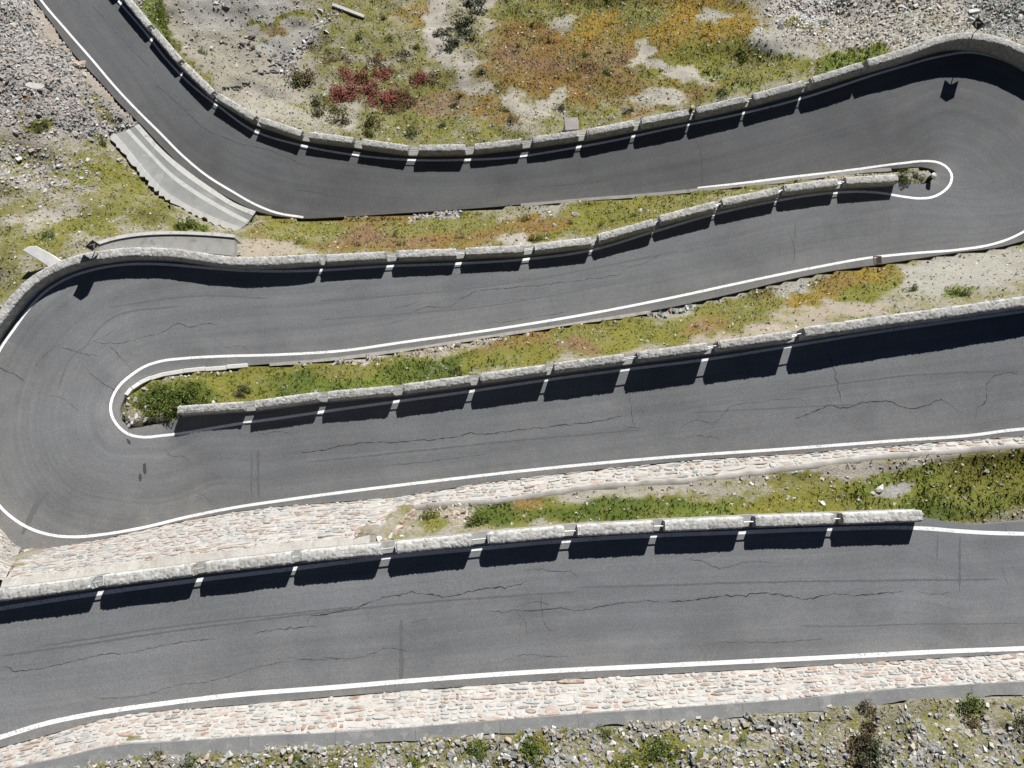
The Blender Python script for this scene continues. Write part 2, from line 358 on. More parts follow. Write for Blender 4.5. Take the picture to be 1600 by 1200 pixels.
def dustvals(o, A, B, ns, side):
    s = np.linspace(0, 1, ns); w = np.linalg.norm(B-A, axis=1)
    if side == 'ends':                             # distance from the edge without a parapet
        dl = w[:, None]*s[None]; dr = w[:, None]*(1-s)[None]
        mountain_left = ((TQ > 13) & (TQ < 28))[:, None]
        near = np.where(mountain_left, np.exp(-dl/.8), np.exp(-dr/.8))
        outer = ((TQ > 23.5) & (TQ < 29))[:, None]*np.exp(-dr/2.2)*1.2
        near = np.maximum(near, outer)
    else: near = np.exp(-(w[:, None]*(1-s)[None])/.7)
    n = len(A); set_float(o, 'dust', np.r_[near.ravel(), np.zeros(4*n)])
    tone = np.interp(TQ, [0, 8, 10, 13, 16, 24, 36], [.76, .70, .78, .96, 1.08, 1.16, 1.18]) if side == 'ends' else np.full(n, 1.28)  # asphalt age per leg, with some lens vignette and sheen put into the colour
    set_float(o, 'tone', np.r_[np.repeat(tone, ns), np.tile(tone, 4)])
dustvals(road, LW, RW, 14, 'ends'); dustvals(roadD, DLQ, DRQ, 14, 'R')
_rv = np.vstack([rtop, dtop]); _rf = np.vstack([rF, dF+len(rtop)])
ROADBVH = BVHTree.FromPolygons([Vector(v) for v in _rv], _rf.tolist())
CAMV = Vector((0, 0, CAMZ))
def on_road(x, y):
    h = ROADBVH.ray_cast(CAMV, ray(x, y)); return None if h[0] is None else np.array(h[0])

# ------------------------------------------------------------------ retaining walls as ruled surfaces (base line on the road edge, top line)
def mlt(A, B, n):
    return polyres(A, n), polyres(B, n)
# wall under the upper leg (C/D, left): base on main road R edge t 27..~30.9, top on the outer side of the D parapet
def D_outer(xq, off, dzv):
    P = dx_at(DL, DLW, np.asarray(xq, float)); T = np.gradient(P, axis=0); nrm = np.stack([-T[:, 1], T[:, 0]], -1); nrm /= np.linalg.norm(nrm, axis=1)[:, None]
    nrm *= np.sign(nrm[:, 1])[:, None]
    Q = P.copy(); Q[:, :2] += nrm*off; Q[:, 2] += dzv; return Q
tA = np.linspace(27.02, 30.55, 40)
W1B = edge_at(ER, tA); W1B[:, 2] -= .05
W1T = D_outer(np.linspace(-14, 640, 40), .62, -.2)
W1B, W1T = mlt(W1B, W1T, 120)
_u = np.clip((np.linspace(0, 1, 120)-.86)/.14, 0, 1); _u = np.clip(_u+.16*np.sin(np.linspace(0, 60, 120))*(_u > 0), 0, 1)     # broken end steps down to the low wall
W1T = W1B+(W1T-W1B)*(1-.72*_u**1.15)[:, None]
# low wall along C, tapering to the right
tB = np.linspace(30.5, 35.0, 40); W2B = edge_at(ER, tB); W2B[:, 2] -= .05
w2px = np.array([(612,793),(687,784),(771,779),(846,769),(917,758),(1040,749),(1147,738.5),(1233,727.7),(1363,711),(1493,701),(1600,692),(1680,686)], float)
w2h = np.interp(w2px[:, 0], [600, 1000, 1400, 1700], [1.35, 1.0, .6, .4])
w2z = np.array([zt(np.interp(x, ER['px'][-14:, 0], ER['t'][-14:])) for x in w2px[:, 0]]) + w2h
W2T = bp(w2px[:, 0], w2px[:, 1], w2z); W2B, W2T = mlt(W2B, W2T, 120)
# wall above D
xD = np.linspace(-150, 1760, 60); W3B = dx_at(DR, DRW, xD); W3B[:, 2] -= .05
w3px = np.array([(-150,1240),(0,1206),(91,1186),(187,1165),(256,1161),(330,1156),(403,1151),(500,1147),(625,1139),(750,1129),(875,1119),(1040,1108),(1233,1094),(1363,1081),(1493,1072),(1600,1066),(1760,1056)], float)
HW3 = 1.9
W3T = bp(w3px[:, 0], w3px[:, 1], dz(w3px[:, 0])+HW3); W3B, W3T = mlt(W3B, W3T, 220)
# short return wall in the corner of the left bend
W4B = edge_at(ER, np.linspace(25.6, 26.98, 14)); W4B[:, 2] -= .05
W4T = np.vstack([bp(np.array([-170,-100,-50.]), np.array([790,846,880.]), CAMZ-37.0), W1T[:1]+np.array([[.0, .0, -.02]])]); W4B, W4T = mlt(W4B, W4T, 40)
WALLS = [(W1B, W1T), (W2B, W2T), (W3B, W3T), (W4B, W4T)]

# ------------------------------------------------------------------ terrain height field
def axis(lo, hi, step, lo2, hi2):
    a = list(np.arange(lo, hi+1e-6, step)); s = step
    while a[0] > lo2: s *= 1.22; a.insert(0, a[0]-s)
    s = step
    while a[-1] < hi2: s *= 1.22; a.append(a[-1]+s)
    return np.array(a)
XS = axis(-52, 50, .27, -110, 110); YS = axis(-15, 58, .27, -45, 120)
NX, NY = len(XS), len(YS)
Zs = np.zeros((NX, NY)); Wt = np.zeros((NX, NY)); PRI = np.zeros((NX, NY), int)
def stamp(P, pri, dzv=0.):
    P = np.asarray(P).reshape(-1, 3)
    i = np.clip(np.searchsorted((XS[1:]+XS[:-1])/2, P[:, 0]), 0, NX-1); j = np.clip(np.searchsorted((YS[1:]+YS[:-1])/2, P[:, 1]), 0, NY-1)
    s = np.zeros((NX, NY)); c = np.zeros((NX, NY)); np.add.at(s, (i, j), P[:, 2]+dzv); np.add.at(c, (i, j), 1)
    m = (c > 0) & (PRI <= pri)
    Zs[m] = (s/np.maximum(c, 1))[m]; PRI[m] = pri
def dense(A, B, na, nb):
    ia = np.linspace(0, len(A)-1, na); 
    f = lambda Q: np.stack([np.interp(ia, np.arange(len(Q)), Q[:, k]) for k in range(3)], -1)
    a, b = f(A), f(B); s = np.linspace(0, 1, nb)
    return a[:, None]*(1-s)[None, :, None]+b[:, None]*s[None, :, None]
for B_, T_ in WALLS:
    n = int(np.linalg.norm(np.diff(T_, axis=0), axis=1).sum()/.1)+4
    stamp(dense(B_, T_, n, 34), 3, -.30 if B_ is W2B else -.5 if B_ is W3B else -1.1)
stamp(dense(LW, RW, 3600, 90), 4, -.26); stamp(dense(DLQ, DRQ, 900, 80), 4, -.26)
def verge(E, F_, t0, t1, n=900, w=(.08, .2, .32, .44), dzv=.10):
    t = np.linspace(t0, t1, n); a, b = edge_at(E, t), edge_at(F_, t); u = a-b; u[:, 2] = 0; u /= np.linalg.norm(u, axis=1)[:, None]
    for q in w:
        P = a+u*q; P[:, 2] = a[:, 2]+dzv+.05*(fbm(P[:, 0]*1.3, P[:, 1]*1.3, 12, 3)-.5); stamp(P, 2)
verge(EL, ER, 13.2, 28.3); verge(ER, EL, 0, 13.6)
GUT_OUT = [(179,209),(200,233),(216,253),(256.5,297),(293.6,320.6),(337.5,341),(378,356)]
GUT_MID = [(199,203),(229.5,236),(266.6,273),(304,300),(344,324),(388,347.6)]
GUT_IN2 = [(217,194),(256,236),(297,270),(337,298),(371,319),(400,330)]
def gpts(px_, n=50, dzv=0.):
    a = np.array(px_, float); t = np.interp(np.linspace(0, 1, len(a)), [0, 1], [1.42, 2.35]); P = bp(a[:, 0], a[:, 1], zt(t)+dzv); return polyres(P, n)
GO, GM, GI = gpts(GUT_OUT, dzv=.12), gpts(GUT_MID), gpts(GUT_IN2, dzv=.03)
stamp(dense(GI, GM, 300, 20), 3, -.2); stamp(dense(GM, GM+(GO-GM)*1.45, 300, 20), 3, -.25)
# ledge behind the top of wall 1, coping of wall 3 and the ground behind walls
COPW = .55
def off_up(T_, dist, dzv):
    P = T_.copy(); T = np.gradient(P, axis=0); n = np.stack([T[:, 1], -T[:, 0]], -1); n /= np.linalg.norm(n, axis=1)[:, None]; n *= -np.sign(n[:, 1])[:, None]
    P[:, :2] += n*dist; P[:, 2] += dzv; return P
stamp(dense(W3T, off_up(W3T, COPW-.28, .0), 700, 6), 3, -.30)
stamp(dense(off_up(W3T, COPW-.1, 0), off_up(W3T, COPW+.6, .16), 700, 8), 2, .09)
stamp(dense(W2T, off_up(W2T, .35, 0), 500, 6), 2, .02)
_k = int(120*.86); stamp(dense(W1B[_k:], W1T[_k:], 80, 30), 3, -.22); stamp(dense(W1T[_k:], off_up(W1T[_k:], .45, .0), 80, 8), 3, .06); stamp(dense(W1T[:_k], D_outer(np.linspace(-14, 570, 120), .0, -.26), 400, 8), 3, -.4)
def anchor(x, y, dep, r=1.2):
    p = bp(x, y, CAMZ+dep*.85-43*.15); a = np.linspace(0, 6.283, 16)
    Q = np.array([[p[0]+q*math.cos(k), p[1]+q*math.sin(k), p[2]] for q in (0, .35*r, .7*r, r) for k in a]); stamp(Q, 1)
for a in [(360,15,-57.2),(500,60,-57.6),(600,-10,-61),(760,-10,-62.5),(930,0,-62),(1120,10,-60),(1290,15,-56.8),(1450,-10,-54),(700,120,-56.8),(900,115,-56.2),(1080,80,-56),(1200,75,-54.2),(430,150,-55.8),(560,150,-56),(1560,10,-53.2),
          (700,-300,-74),(150,-160,-64),(1300,-220,-66),(1700,-70,-55),(1900,150,-54.5),(2000,400,-46),
          (0,20,-53.2),(0,130,-51.0),(55,245,-51.0),(0,300,-48.6),(-120,100,-49.5),(-350,100,-43),(-350,450,-39.5),(-250,780,-36),(-20,420,-45),(130,330,-49.2),(240,335,-49.6),
          (255,615,-42.35,.35),(250,640,-41.95,.3),(300,610,-41.9,.5),(800,1215,-32.6),(0,1290,-30.5),(1600,1150,-33.4),(1500,1205,-32.2),(300,1215,-31.3),(1100,1205,-32.5),(800,1480,-26),(-300,1400,-25),(1900,1300,-28)]:
    anchor(*a)
def solve(Zs, fixed):
    levels = []; z, f = Zs.copy(), fixed.copy()
    while min(z.shape) > 24:
        levels.append((z, f))
        n, m = (z.shape[0]+1)//2*2, (z.shape[1]+1)//2*2
        zp = np.pad(z*f, ((0, n-z.shape[0]), (0, m-z.shape[1]))); fp = np.pad(f.astype(float), ((0, n-z.shape[0]), (0, m-z.shape[1])))
        s = zp.reshape(n//2, 2, m//2, 2).sum((1, 3)); c = fp.reshape(n//2, 2, m//2, 2).sum((1, 3))
        z = np.where(c > 0, s/np.maximum(c, 1e-9), 0); f = c > 0
    levels.append((z, f)); cur = None
    for k, (z, f) in enumerate(levels[::-1]):
        if cur is None: cur = np.where(f, z, z[f].mean())
        else: cur = np.where(f, z, np.repeat(np.repeat(cur, 2, 0), 2, 1)[:z.shape[0], :z.shape[1]])
        for it in range(260 if k < 3 else 130):
            p = np.pad(cur, 1, mode='edge'); av = (p[:-2, 1:-1]+p[2:, 1:-1]+p[1:-1, :-2]+p[1:-1, 2:])/4
            cur = np.where(f, z, cur + 1.0*(av-cur))
    return cur
FIX = PRI > 0; HARD = PRI >= 2
ZG = solve(Zs, FIX)
def blur(a, n):
    for q in range(n):
        p = np.pad(a, 1, mode='edge'); a = (p[:-2, 1:-1]+p[2:, 1:-1]+p[1:-1, :-2]+p[1:-1, 2:]+2*p[1:-1, 1:-1])/6
    return a
# soften the cusps at the anchors, then natural relief away from roads and walls
sm = blur(ZG, 14); free = ~HARD
away = np.clip(1-blur(HARD.astype(float), 10)*2.2, 0, 1); ZG = ZG*(1-away)+sm*away
GX, GY = np.meshgrid(XS, YS, indexing='ij')
away2 = np.clip(1-blur(HARD.astype(float), 5)*1.7, 0, 1)
rel = (fbm(GX*.22, GY*.22, 3, 5)-.5)*1.5 + (fbm(GX*1.1, GY*1.1, 9, 4)-.5)*.34
ZG = ZG + rel*away2*free
# the little eroded ledges among the silt below the road
LEDGE = []
def ledge(pts, drop, width):
    for (xa, ya), (xb, yb) in zip(pts[:-1], pts[1:]): LEDGE.append((xa, ya, xb, yb, drop, width))
PX, PY = proj(np.stack([GX, GY, ZG], -1))
def seg_d(px, py, xa, ya, xb, yb):
    vx, vy = xb-xa, yb-ya; t = np.clip(((px-xa)*vx+(py-ya)*vy)/(vx*vx+vy*vy), 0, 1)
    return np.hypot(px-xa-t*vx, py-ya-t*vy)
def zground(x, y):
    i = np.clip(np.searchsorted(XS, x)-1, 0, NX-2); j = np.clip(np.searchsorted(YS, y)-1, 0, NY-2)
    fx = (x-XS[i])/(XS[i+1]-XS[i]); fy = (y-YS[j])/(YS[j+1]-YS[j])
    return (ZG[i, j]*(1-fx)+ZG[i+1, j]*fx)*(1-fy)+(ZG[i, j+1]*(1-fx)+ZG[i+1, j+1]*fx)*fy
def inhard(x, y):
    i = np.clip(np.searchsorted((XS[1:]+XS[:-1])/2, x), 0, NX-1); j = np.clip(np.searchsorted((YS[1:]+YS[:-1])/2, y), 0, NY-1)
    return PRI[i, j] >= 3

# ------------------------------------------------------------------ what grows and lies where (traced patches on the ground)
OLIVE = (.140,.128,.036); GREEN = (.064,.084,.016); BRIGHT = (.100,.124,.023); RUST = (.170,.104,.034); ORANGE = (.205,.130,.024); BROWN = (.165,.102,.055); MOSS = (.142,.132,.028); DRY = (.20,.185,.11); DKRUST = (.095,.066,.030)
SILT = (.215,.215,.190); PALE = (.265,.266,.246); SCREE = (.232,.234,.230); GRAV = (.225,.222,.205); WHITEISH = (.35,.355,.35); COOL = (.222,.235,.228); WARM = (.245,.228,.195)
# ('s'oil, cx, cy, rx, ry, angle, colour, stony)   ('v'egetation, cx, cy, rx, ry, angle, colour, density)
OPS = [
 ('s',90,100,210,260,0,SCREE,1.0),('v',90,100,210,230,0,OLIVE,.10),('s',70,300,230,90,10,GRAV,.45),('v',70,310,240,100,8,OLIVE,.50),
 ('s',128,100,9,120,-40,WARM,.12),('v',128,100,9,120,-40,OLIVE,.02),('v',65,192,22,15,0,MOSS,.8),('v',30,180,14,8,0,MOSS,.55),('v',150,165,30,14,50,OLIVE,.6),('v',165,185,14,10,0,OLIVE,.6),('v',150,222,20,14,0,MOSS,.65),('v',42,148,12,6,0,RUST,.6),('v',80,70,30,10,50,OLIVE,.35),
 ('s',60,265,110,40,5,SCREE,.9),('v',195,290,80,26,35,MOSS,.75),('v',140,345,60,16,-10,MOSS,.75),('v',215,320,60,26,20,OLIVE,.72),('v',70,375,50,16,-10,MOSS,.72),('v',15,390,30,30,0,OLIVE,.65),('v',25,450,35,30,0,OLIVE,.6),('v',295,356,30,11,0,BRIGHT,1.0),('v',160,362,30,10,0,MOSS,.75),('v',120,283,20,10,0,MOSS,.75),('v',78,368,12,8,0,GREEN,.8),
 ('s',60,345,60,18,0,PALE,.3),('v',60,340,60,12,0,OLIVE,.3),('s',300,320,80,20,25,PALE,.5),('v',330,350,50,12,20,OLIVE,.4),
 # valley slope
 ('s',360,80,150,120,0,SILT,.35),('v',360,80,150,120,0,OLIVE,.22),('s',380,20,90,34,0,COOL,.3),('v',380,15,100,36,0,OLIVE,.10),
 ('v',245,32,16,70,-38,GREEN,.85),('v',225,5,14,22,-20,BRIGHT,.8),('v',277,85,10,34,-38,MOSS,.75),('v',315,125,8,26,-45,OLIVE,.6),
 ('s',470,75,16,95,42,SCREE,1.0),('v',470,75,16,95,42,OLIVE,.02),('s',440,65,40,18,-25,COOL,.15),('v',440,65,40,18,-25,OLIVE,.0),
 ('v',405,40,24,8,15,MOSS,.85),('v',430,45,12,9,0,BROWN,.8),('v',418,66,10,6,0,MOSS,.8),('v',470,22,50,8,-18,OLIVE,.75),('s',430,150,60,40,0,PALE,.25),('v',430,150,70,40,0,OLIVE,.3),
 ('s',600,120,120,130,0,SILT,.4),('v',590,110,110,140,0,OLIVE,.58),('v',560,30,60,50,0,OLIVE,.62),('v',650,25,30,20,0,ORANGE,.6),('v',640,150,60,30,0,OLIVE,.7),('v',700,205,120,22,5,MOSS,.66),('v',590,205,90,16,8,OLIVE,.62),('v',490,185,40,14,25,MOSS,.5),
 ('s',515,165,50,40,0,PALE,.4),('v',520,180,50,18,0,DRY,.42),('s',690,45,18,60,0,PALE,.15),('v',690,45,19,60,0,OLIVE,.08),('s',765,30,20,45,0,PALE,.25),('v',765,30,20,46,0,OLIVE,.15),
 ('v',960,75,210,95,0,RUST,.92),('v',880,95,130,40,0,BROWN,.95),('v',1080,40,120,50,0,ORANGE,.90),('v',960,20,90,30,0,OLIVE,.9),('v',830,15,60,25,0,OLIVE,.85),('v',900,60,80,24,-15,RUST,.95),('v',930,40,50,14,-25,ORANGE,.9),('v',850,130,90,22,0,RUST,.85),('v',760,165,70,26,0,RUST,.70),('v',690,165,40,20,0,BROWN,.7),
 ('v',1100,95,110,26,-10,MOSS,.92),('v',1160,120,110,26,-14,BRIGHT,.72),('v',1060,150,80,20,-10,OLIVE,.75),('v',1090,140,60,10,-14,RUST,.7),('v',1000,165,70,14,-10,RUST,.6),('v',920,180,60,14,-8,MOSS,.7),('v',1180,110,60,20,0,OLIVE,.8),
 ('s',730,115,22,40,-20,PALE,.3),('v',732,115,18,34,-20,OLIVE,.2),('s',815,165,22,40,-50,PALE,.2),('v',815,165,16,36,-50,OLIVE,.15),('s',860,160,60,14,-40,PALE,.3),('v',860,160,40,9,-50,OLIVE,.22),('s',1000,85,20,34,30,PALE,.15),('v',1000,85,12,32,35,OLIVE,.1),('s',1055,110,80,15,15,PALE,.15),('v',1055,110,70,11,18,OLIVE,.1),('s',1030,150,35,20,0,PALE,.4),('v',1030,150,30,16,0,DRY,.3),('s',1130,15,30,25,0,COOL,.3),('v',1115,27,30,11,-20,OLIVE,.12),('v',870,40,26,12,0,OLIVE,.15),
 ('s',1230,65,60,30,0,COOL,.3),('v',1215,62,50,24,-5,OLIVE,.05),('s',1350,30,150,52,0,PALE,.85),('v',1370,28,165,50,3,OLIVE,.03),('s',1260,15,60,22,0,WHITEISH,.8),('s',1420,35,120,50,0,PALE,.8),('v',1420,30,150,44,0,OLIVE,.06),('v',1470,35,34,30,0,OLIVE,.32),('s',1570,20,60,40,20,COOL,1.0),('v',1580,20,60,50,0,OLIVE,.02),
 ('v',1330,95,55,18,-20,BRIGHT,.95),('v',1255,40,34,7,10,OLIVE,.7),('v',1240,110,50,16,-15,MOSS,.7),('s',1265,85,24,12,30,PALE,.2),('v',1270,88,16,9,30,OLIVE,.1),
 # strip between the lower legs
 ('s',760,355,420,60,-7,SILT,.4),('v',600,365,220,30,0,RUST,.85),('v',560,372,120,12,0,BROWN,.9),('v',470,360,70,20,0,MOSS,.72),('v',700,352,110,14,-3,OLIVE,.85),('s',430,392,60,14,0,WARM,.4),('v',430,392,60,12,0,DRY,.3),('s',680,337,44,9,-4,SCREE,1.),('v',680,337,40,8,-4,OLIVE,.05),('v',960,330,160,26,-12,MOSS,.88),('v',840,350,60,14,-8,RUST,.8),('v',1060,312,90,16,-14,OLIVE,.85),('s',805,374,34,9,-5,PALE,.4),('v',805,374,30,8,-5,DRY,.25),('s',860,330,20,8,0,SCREE,.8),('v',845,325,16,8,0,OLIVE,.2),('v',1200,290,90,10,-12,OLIVE,.7),('s',1330,272,60,6,-8,WARM,.4),('v',1330,272,70,6,-8,DRY,.4),
 # strip between B and C
 ('s',900,530,560,90,-12,SILT,.4),('v',380,605,190,34,-6,MOSS,.93),('v',275,622,60,26,0,GREEN,1.05),('v',470,600,60,24,-6,GREEN,.95),('v',620,585,150,22,-10,BRIGHT,.95),('v',560,575,60,14,-8,OLIVE,.95),('v',700,570,110,18,-10,GREEN,.92),('s',720,532,100,11,-8,WARM,.9),('v',720,531,90,9,-8,OLIVE,.15),('s',560,556,80,7,-6,PALE,.9),('v',560,556,80,5,-6,OLIVE,.15),
 ('v',850,530,120,22,-12,RUST,.85),('v',800,555,90,16,-10,MOSS,.88),('v',930,520,80,22,-12,OLIVE,.9),('v',900,545,40,14,0,BROWN,.8),('v',990,525,60,22,-12,MOSS,.92),('s',950,565,150,10,-9,WARM,.5),('v',950,567,160,6,-9,DRY,.3),('s',1110,467,110,12,-12,COOL,.9),('v',1110,466,100,9,-12,OLIVE,.08),('v',1120,500,90,20,-12,OLIVE,.85),('v',1060,515,70,18,-10,MOSS,.85),('v',1110,510,40,10,-10,RUST,.8),('s',1180,515,120,14,-9,WARM,.35),('v',1190,518,110,10,-9,DRY,.3),
 ('v',1192,462,24,18,0,DKRUST,1.0),('v',1205,480,20,12,0,OLIVE,.9),('s',1250,450,30,12,-15,COOL,.7),('v',1245,445,30,9,-20,OLIVE,.1),('v',1330,440,72,22,-10,RUST,1.0),('v',1345,452,55,12,-8,MOSS,1.0),('v',1360,425,40,14,-10,ORANGE,.95),('v',1250,475,28,14,-8,ORANGE,.9),('v',1285,460,25,9,-10,ORANGE,.85),('v',1418,431,18,9,0,ORANGE,.95),('v',1412,410,14,6,0,ORANGE,.7),('s',1300,487,110,14,-9,WARM,.3),('v',1320,485,80,10,-9,DRY,.3),('s',1500,430,110,36,-8,(.235,.245,.226),.3),('v',1505,428,100,32,-8,OLIVE,.06),('v',1495,460,30,9,-5,BRIGHT,.6),('v',1440,475,50,8,-9,OLIVE,.45),
 # strip between C and D
 ('s',1100,775,600,60,-5,GRAV,.45),('v',880,795,160,22,-4,GREEN,1.0),('v',860,790,40,10,0,MOSS,.95),('v',830,785,26,12,0,RUST,.95),('v',672,812,16,14,0,MOSS,1.0),('s',710,800,40,22,0,WARM,.9),('v',715,802,30,18,0,DRY,.2),('v',1030,795,110,20,-3,GREEN,1.05),('v',1170,795,120,18,-3,BRIGHT,.9),('v',1270,785,130,24,-4,MOSS,.88),('v',1480,765,160,46,-4,(.125,.135,.030),1.0),('v',1560,730,90,34,-6,MOSS,1.0),('s',1400,765,45,18,-10,COOL,.3),('v',1400,768,32,13,-8,OLIVE,.18),('s',1330,735,140,14,-6,GRAV,.45),('v',1330,734,150,11,-6,OLIVE,.18),('v',1250,752,60,12,-4,OLIVE,.7),('s',1000,765,140,12,-5,GRAV,.4),('v',990,766,150,9,-5,DRY,.25),('v',1110,772,60,8,-4,OLIVE,.45),('v',1470,800,60,14,0,GREEN,.95),
 # rubble at the top of the upper wall
 ('s',800,1190,900,70,-2,(.228,.230,.224),1.0),('v',800,1190,900,70,-2,MOSS,.47),('v',300,1190,90,20,0,OLIVE,.55),('v',470,1188,60,14,0,MOSS,.6),('v',130,1195,60,14,0,OLIVE,.5),('v',840,1172,26,26,0,MOSS,.85),('v',740,1175,22,22,0,OLIVE,.75),('v',650,1190,14,12,0,MOSS,.8),('v',1030,1175,36,26,0,MOSS,.75),('v',980,1190,30,16,0,OLIVE,.7),('v',1240,1165,30,14,0,OLIVE,.5),('v',1140,1160,26,12,0,OLIVE,.5),('v',1490,1190,26,24,0,MOSS,.55),('v',1575,1150,30,30,0,OLIVE,.5),('v',1080,1150,30,14,0,OLIVE,.4),
]
def paint(px, py, X, Y):
    w1 = (fbm(X*.55, Y*.55, 31, 4)-.5); w2 = (fbm(X*.55+40, Y*.55+9, 57, 4)-.5); w3 = (fbm(X*2.2, Y*2.2, 77, 3)-.5)
    qx = px + w1*46 + w3*14; qy = py + w2*30 + (fbm(X*2.2+7, Y*2.2, 88, 3)-.5)*12
    n = px.shape
    veg = np.broadcast_to(np.array(OLIVE), n+(3,)).copy(); soil = np.broadcast_to(np.array(SILT), n+(3,)).copy()
    dens = np.full(n, .4); stony = np.full(n, .5)
    for k, cx, cy, rx, ry, ang, c, v in OPS:
        if k == 'v' and v < .3 and 700 < cx < 1300 and cy < 200: v = .30
        a = math.radians(-ang); ca, sa = math.cos(a), math.sin(a)
        dx_, dy_ = qx-cx, qy-cy
        r = np.hypot((dx_*ca - dy_*sa)/rx, (dx_*sa + dy_*ca)/ry)
        w = sstep(1.22, .72, r); ww = w[..., None]
        if k == 's': soil = soil*(1-ww)+np.array(c)*ww; stony = stony*(1-w)+v*w
        else: veg = veg*(1-ww)+np.array(c)*ww; dens = dens*(1-w)+v*w
    mixw = (sstep(.42, .66, fbm(X*.8+3, Y*.8, 131, 5))*.6)[..., None]; veg = veg*(1-mixw)+(np.array(OLIVE)*.6+veg*.4*np.array([.9, 1.05, 1.0]))*mixw
    mixw = (sstep(.50, .70, fbm(X*1.7+8, Y*1.7+4, 151, 4))*.55)[..., None]; veg = veg*(1-mixw)+veg*np.array([.72, .86, .80])*mixw
    dens = dens + .07*(dens > .3) - .20*sstep(.50, .68, fbm(X*1.3+21, Y*1.3, 171, 4))*(dens < 1.0)
    return veg, dens, soil, stony
# ------------------------------------------------------------------ ground sheet
gveg, gdens, gsoil, gstony = paint(PX, PY, GX, GY)
GV = np.stack([GX, GY, ZG], -1).reshape(-1, 3); GF = grid_faces(NX, NY)
ground = mk('hillside', GV, GF, M['ground'], smooth=True)
if ground.data.polygons[0].normal.z < 0: ground.data.flip_normals()
tag(ground, 'steep alpine hillside of scree, silt and rust coloured turf', 'hillside', kind='structure')
def set_col(o, name, c):
    c = np.asarray(c, np.float32).reshape(-1, 3); c = np.hstack([c, np.ones((len(c), 1), np.float32)])
    o.data.color_attributes.new(name, 'FLOAT_COLOR', 'POINT').data.foreach_set('color', c.ravel())
set_col(ground, 'veg', gveg); set_col(ground, 'soil', gsoil)
set_float(ground, 'dens', gdens.ravel()); set_float(ground, 'stony', gstony.ravel())
GBVH = BVHTree.FromPolygons(GV.tolist(), GF.tolist())
def on_ground(x, y):
    h = GBVH.ray_cast(CAMV, ray(x, y)); return np.array(h[0]), np.array(h[1])*(1 if h[1].z > 0 else -1)

# ------------------------------------------------------------------ road markings, cracks, stains (thin sheets lying on the asphalt)
def strip_on_road(name, pts, width, mat, lift, parent, step=.35, wj=0., jit=0., taper=False):
    a = np.array(pts, float); d = np.r_[0, np.cumsum(np.hypot(*np.diff(a, axis=0).T))]
    W = np.array([p for p in (on_road(*q) for q in a) if p is not None])
    if len(W) < 2: return None
    P = polyres(W, step=step)
    if jit:
        T = np.gradient(P, axis=0); T /= np.linalg.norm(T, axis=1)[:, None]
        j = np.cumsum(rng.normal(0, jit, len(P))); j -= np.linspace(j[0], j[-1], len(P)); j = j*.6 + rng.normal(0, jit*.8, len(P))
        P[:, 0] += -T[:, 1]*j; P[:, 1] += T[:, 0]*j
    T = np.gradient(P, axis=0); nrm = np.stack([-T[:, 1], T[:, 0]], -1); nrm /= np.linalg.norm(nrm, axis=1)[:, None]
    n = len(P); w = np.full(n, width/2)
    if wj: w = w*(1+wj*rng.normal(0, 1, n)).clip(.3, 2.2)
    if taper: w = w*np.minimum(1, np.minimum(np.arange(n), np.arange(n)[::-1])/4+.25)
    V = []
    for k in (1, 0, -1):
        Q = P.copy(); Q[:, :2] += nrm*(w*k)[:, None]
        for i in range(n):
            h = ROADBVH.ray_cast(Vector((Q[i, 0], Q[i, 1], P[i, 2]+1.0)), Vector((0, 0, -1)))
            Q[i, 2] = (h[0].z if h[0] is not None else P[i, 2]) + lift
        V.append(Q)
    V = np.stack(V, 1).reshape(-1, 3)
    o = mk(name, V, grid_faces(n, 3), mat, parent)
    if o.data.polygons[0].normal.z < 0: o.data.flip_normals()
    return o
lineA = [(-35,-140),(40,-38),(64,0),(101,44),(145,94.5),(182,138),(216,174),(250,207.6),(287,244.7),(324,275),(364.5,300),(398,319),(432,332.4),(474,339.5)]
noseR = [(1090,294),(1160,286),(1243,275.7),(1326.7,266),(1410,255),(1443,251.7),(1466.7,254),(1480,261.7),(1487,273),(1485,286.7),(1473,300),(1456.7,308),(1436.7,310),(1410,307),(1380,302),(1343,299.5),(1310,300.7),(1260,306),(1210,314.5),(1115.6,335),(1019,363),(921.5,391.5),(817,405.6),(714,412),(606,416),(500,422.4),(439,424),(371,422.4),(304,417),(253,413),(202.5,413),(152,420),(103,436),(66,460),(40,489),(23,513),(6,537),(-17,582),(-30,640),(-27,700),(-18,760),(0,791),(22,811),(47.6,826),(80.6,836),(121,838.8),(161,835),(220,825),(293,807.6),(366.6,793),(440,782),(540,768.5),(666.7,753),(833,734),(1040,714.6),(1233,701),(1407,688),(1519,680),(1580,672),(1640,667),(1750,657)]
topA = [(80,-118),(163,-25),(188,5),(225,48),(262,95),(296,130),(340,165),(398,205),(470,227),(560,243),(640,250),(720,250),(800,246),(880,234),(962,219),(1050,200),(1130,184),(1200,168),(1300,139),(1400,107),(1470,88),(1510,82),(1550,88),(1600,110),(1650,150),(1675,220),(1672,280),(1640,330),(1600,361.7),(1576,373.5),(1549,382),(1499,390),(1431,395.4),(1364,402),(1262.5,420),(1161,441),(1050,465),(905,493),(770,515),(635,534),(530,548.5),(439,554),(337.5,557),(287,560),(253,564),(226,572.6),(202.5,588),(184,606),(174,626.6),(174,647),(184,665),(202.5,679),(223,683),(253,680.6),(294,675.6),(337.5,668),(381,661),(439,653),(500,644),(616,628),(736,611.4),(856,593.5),(976,577.7),(1102,562),(1237,540.6),(1364,520),(1482,503),(1600,486.6),(1750,466)]
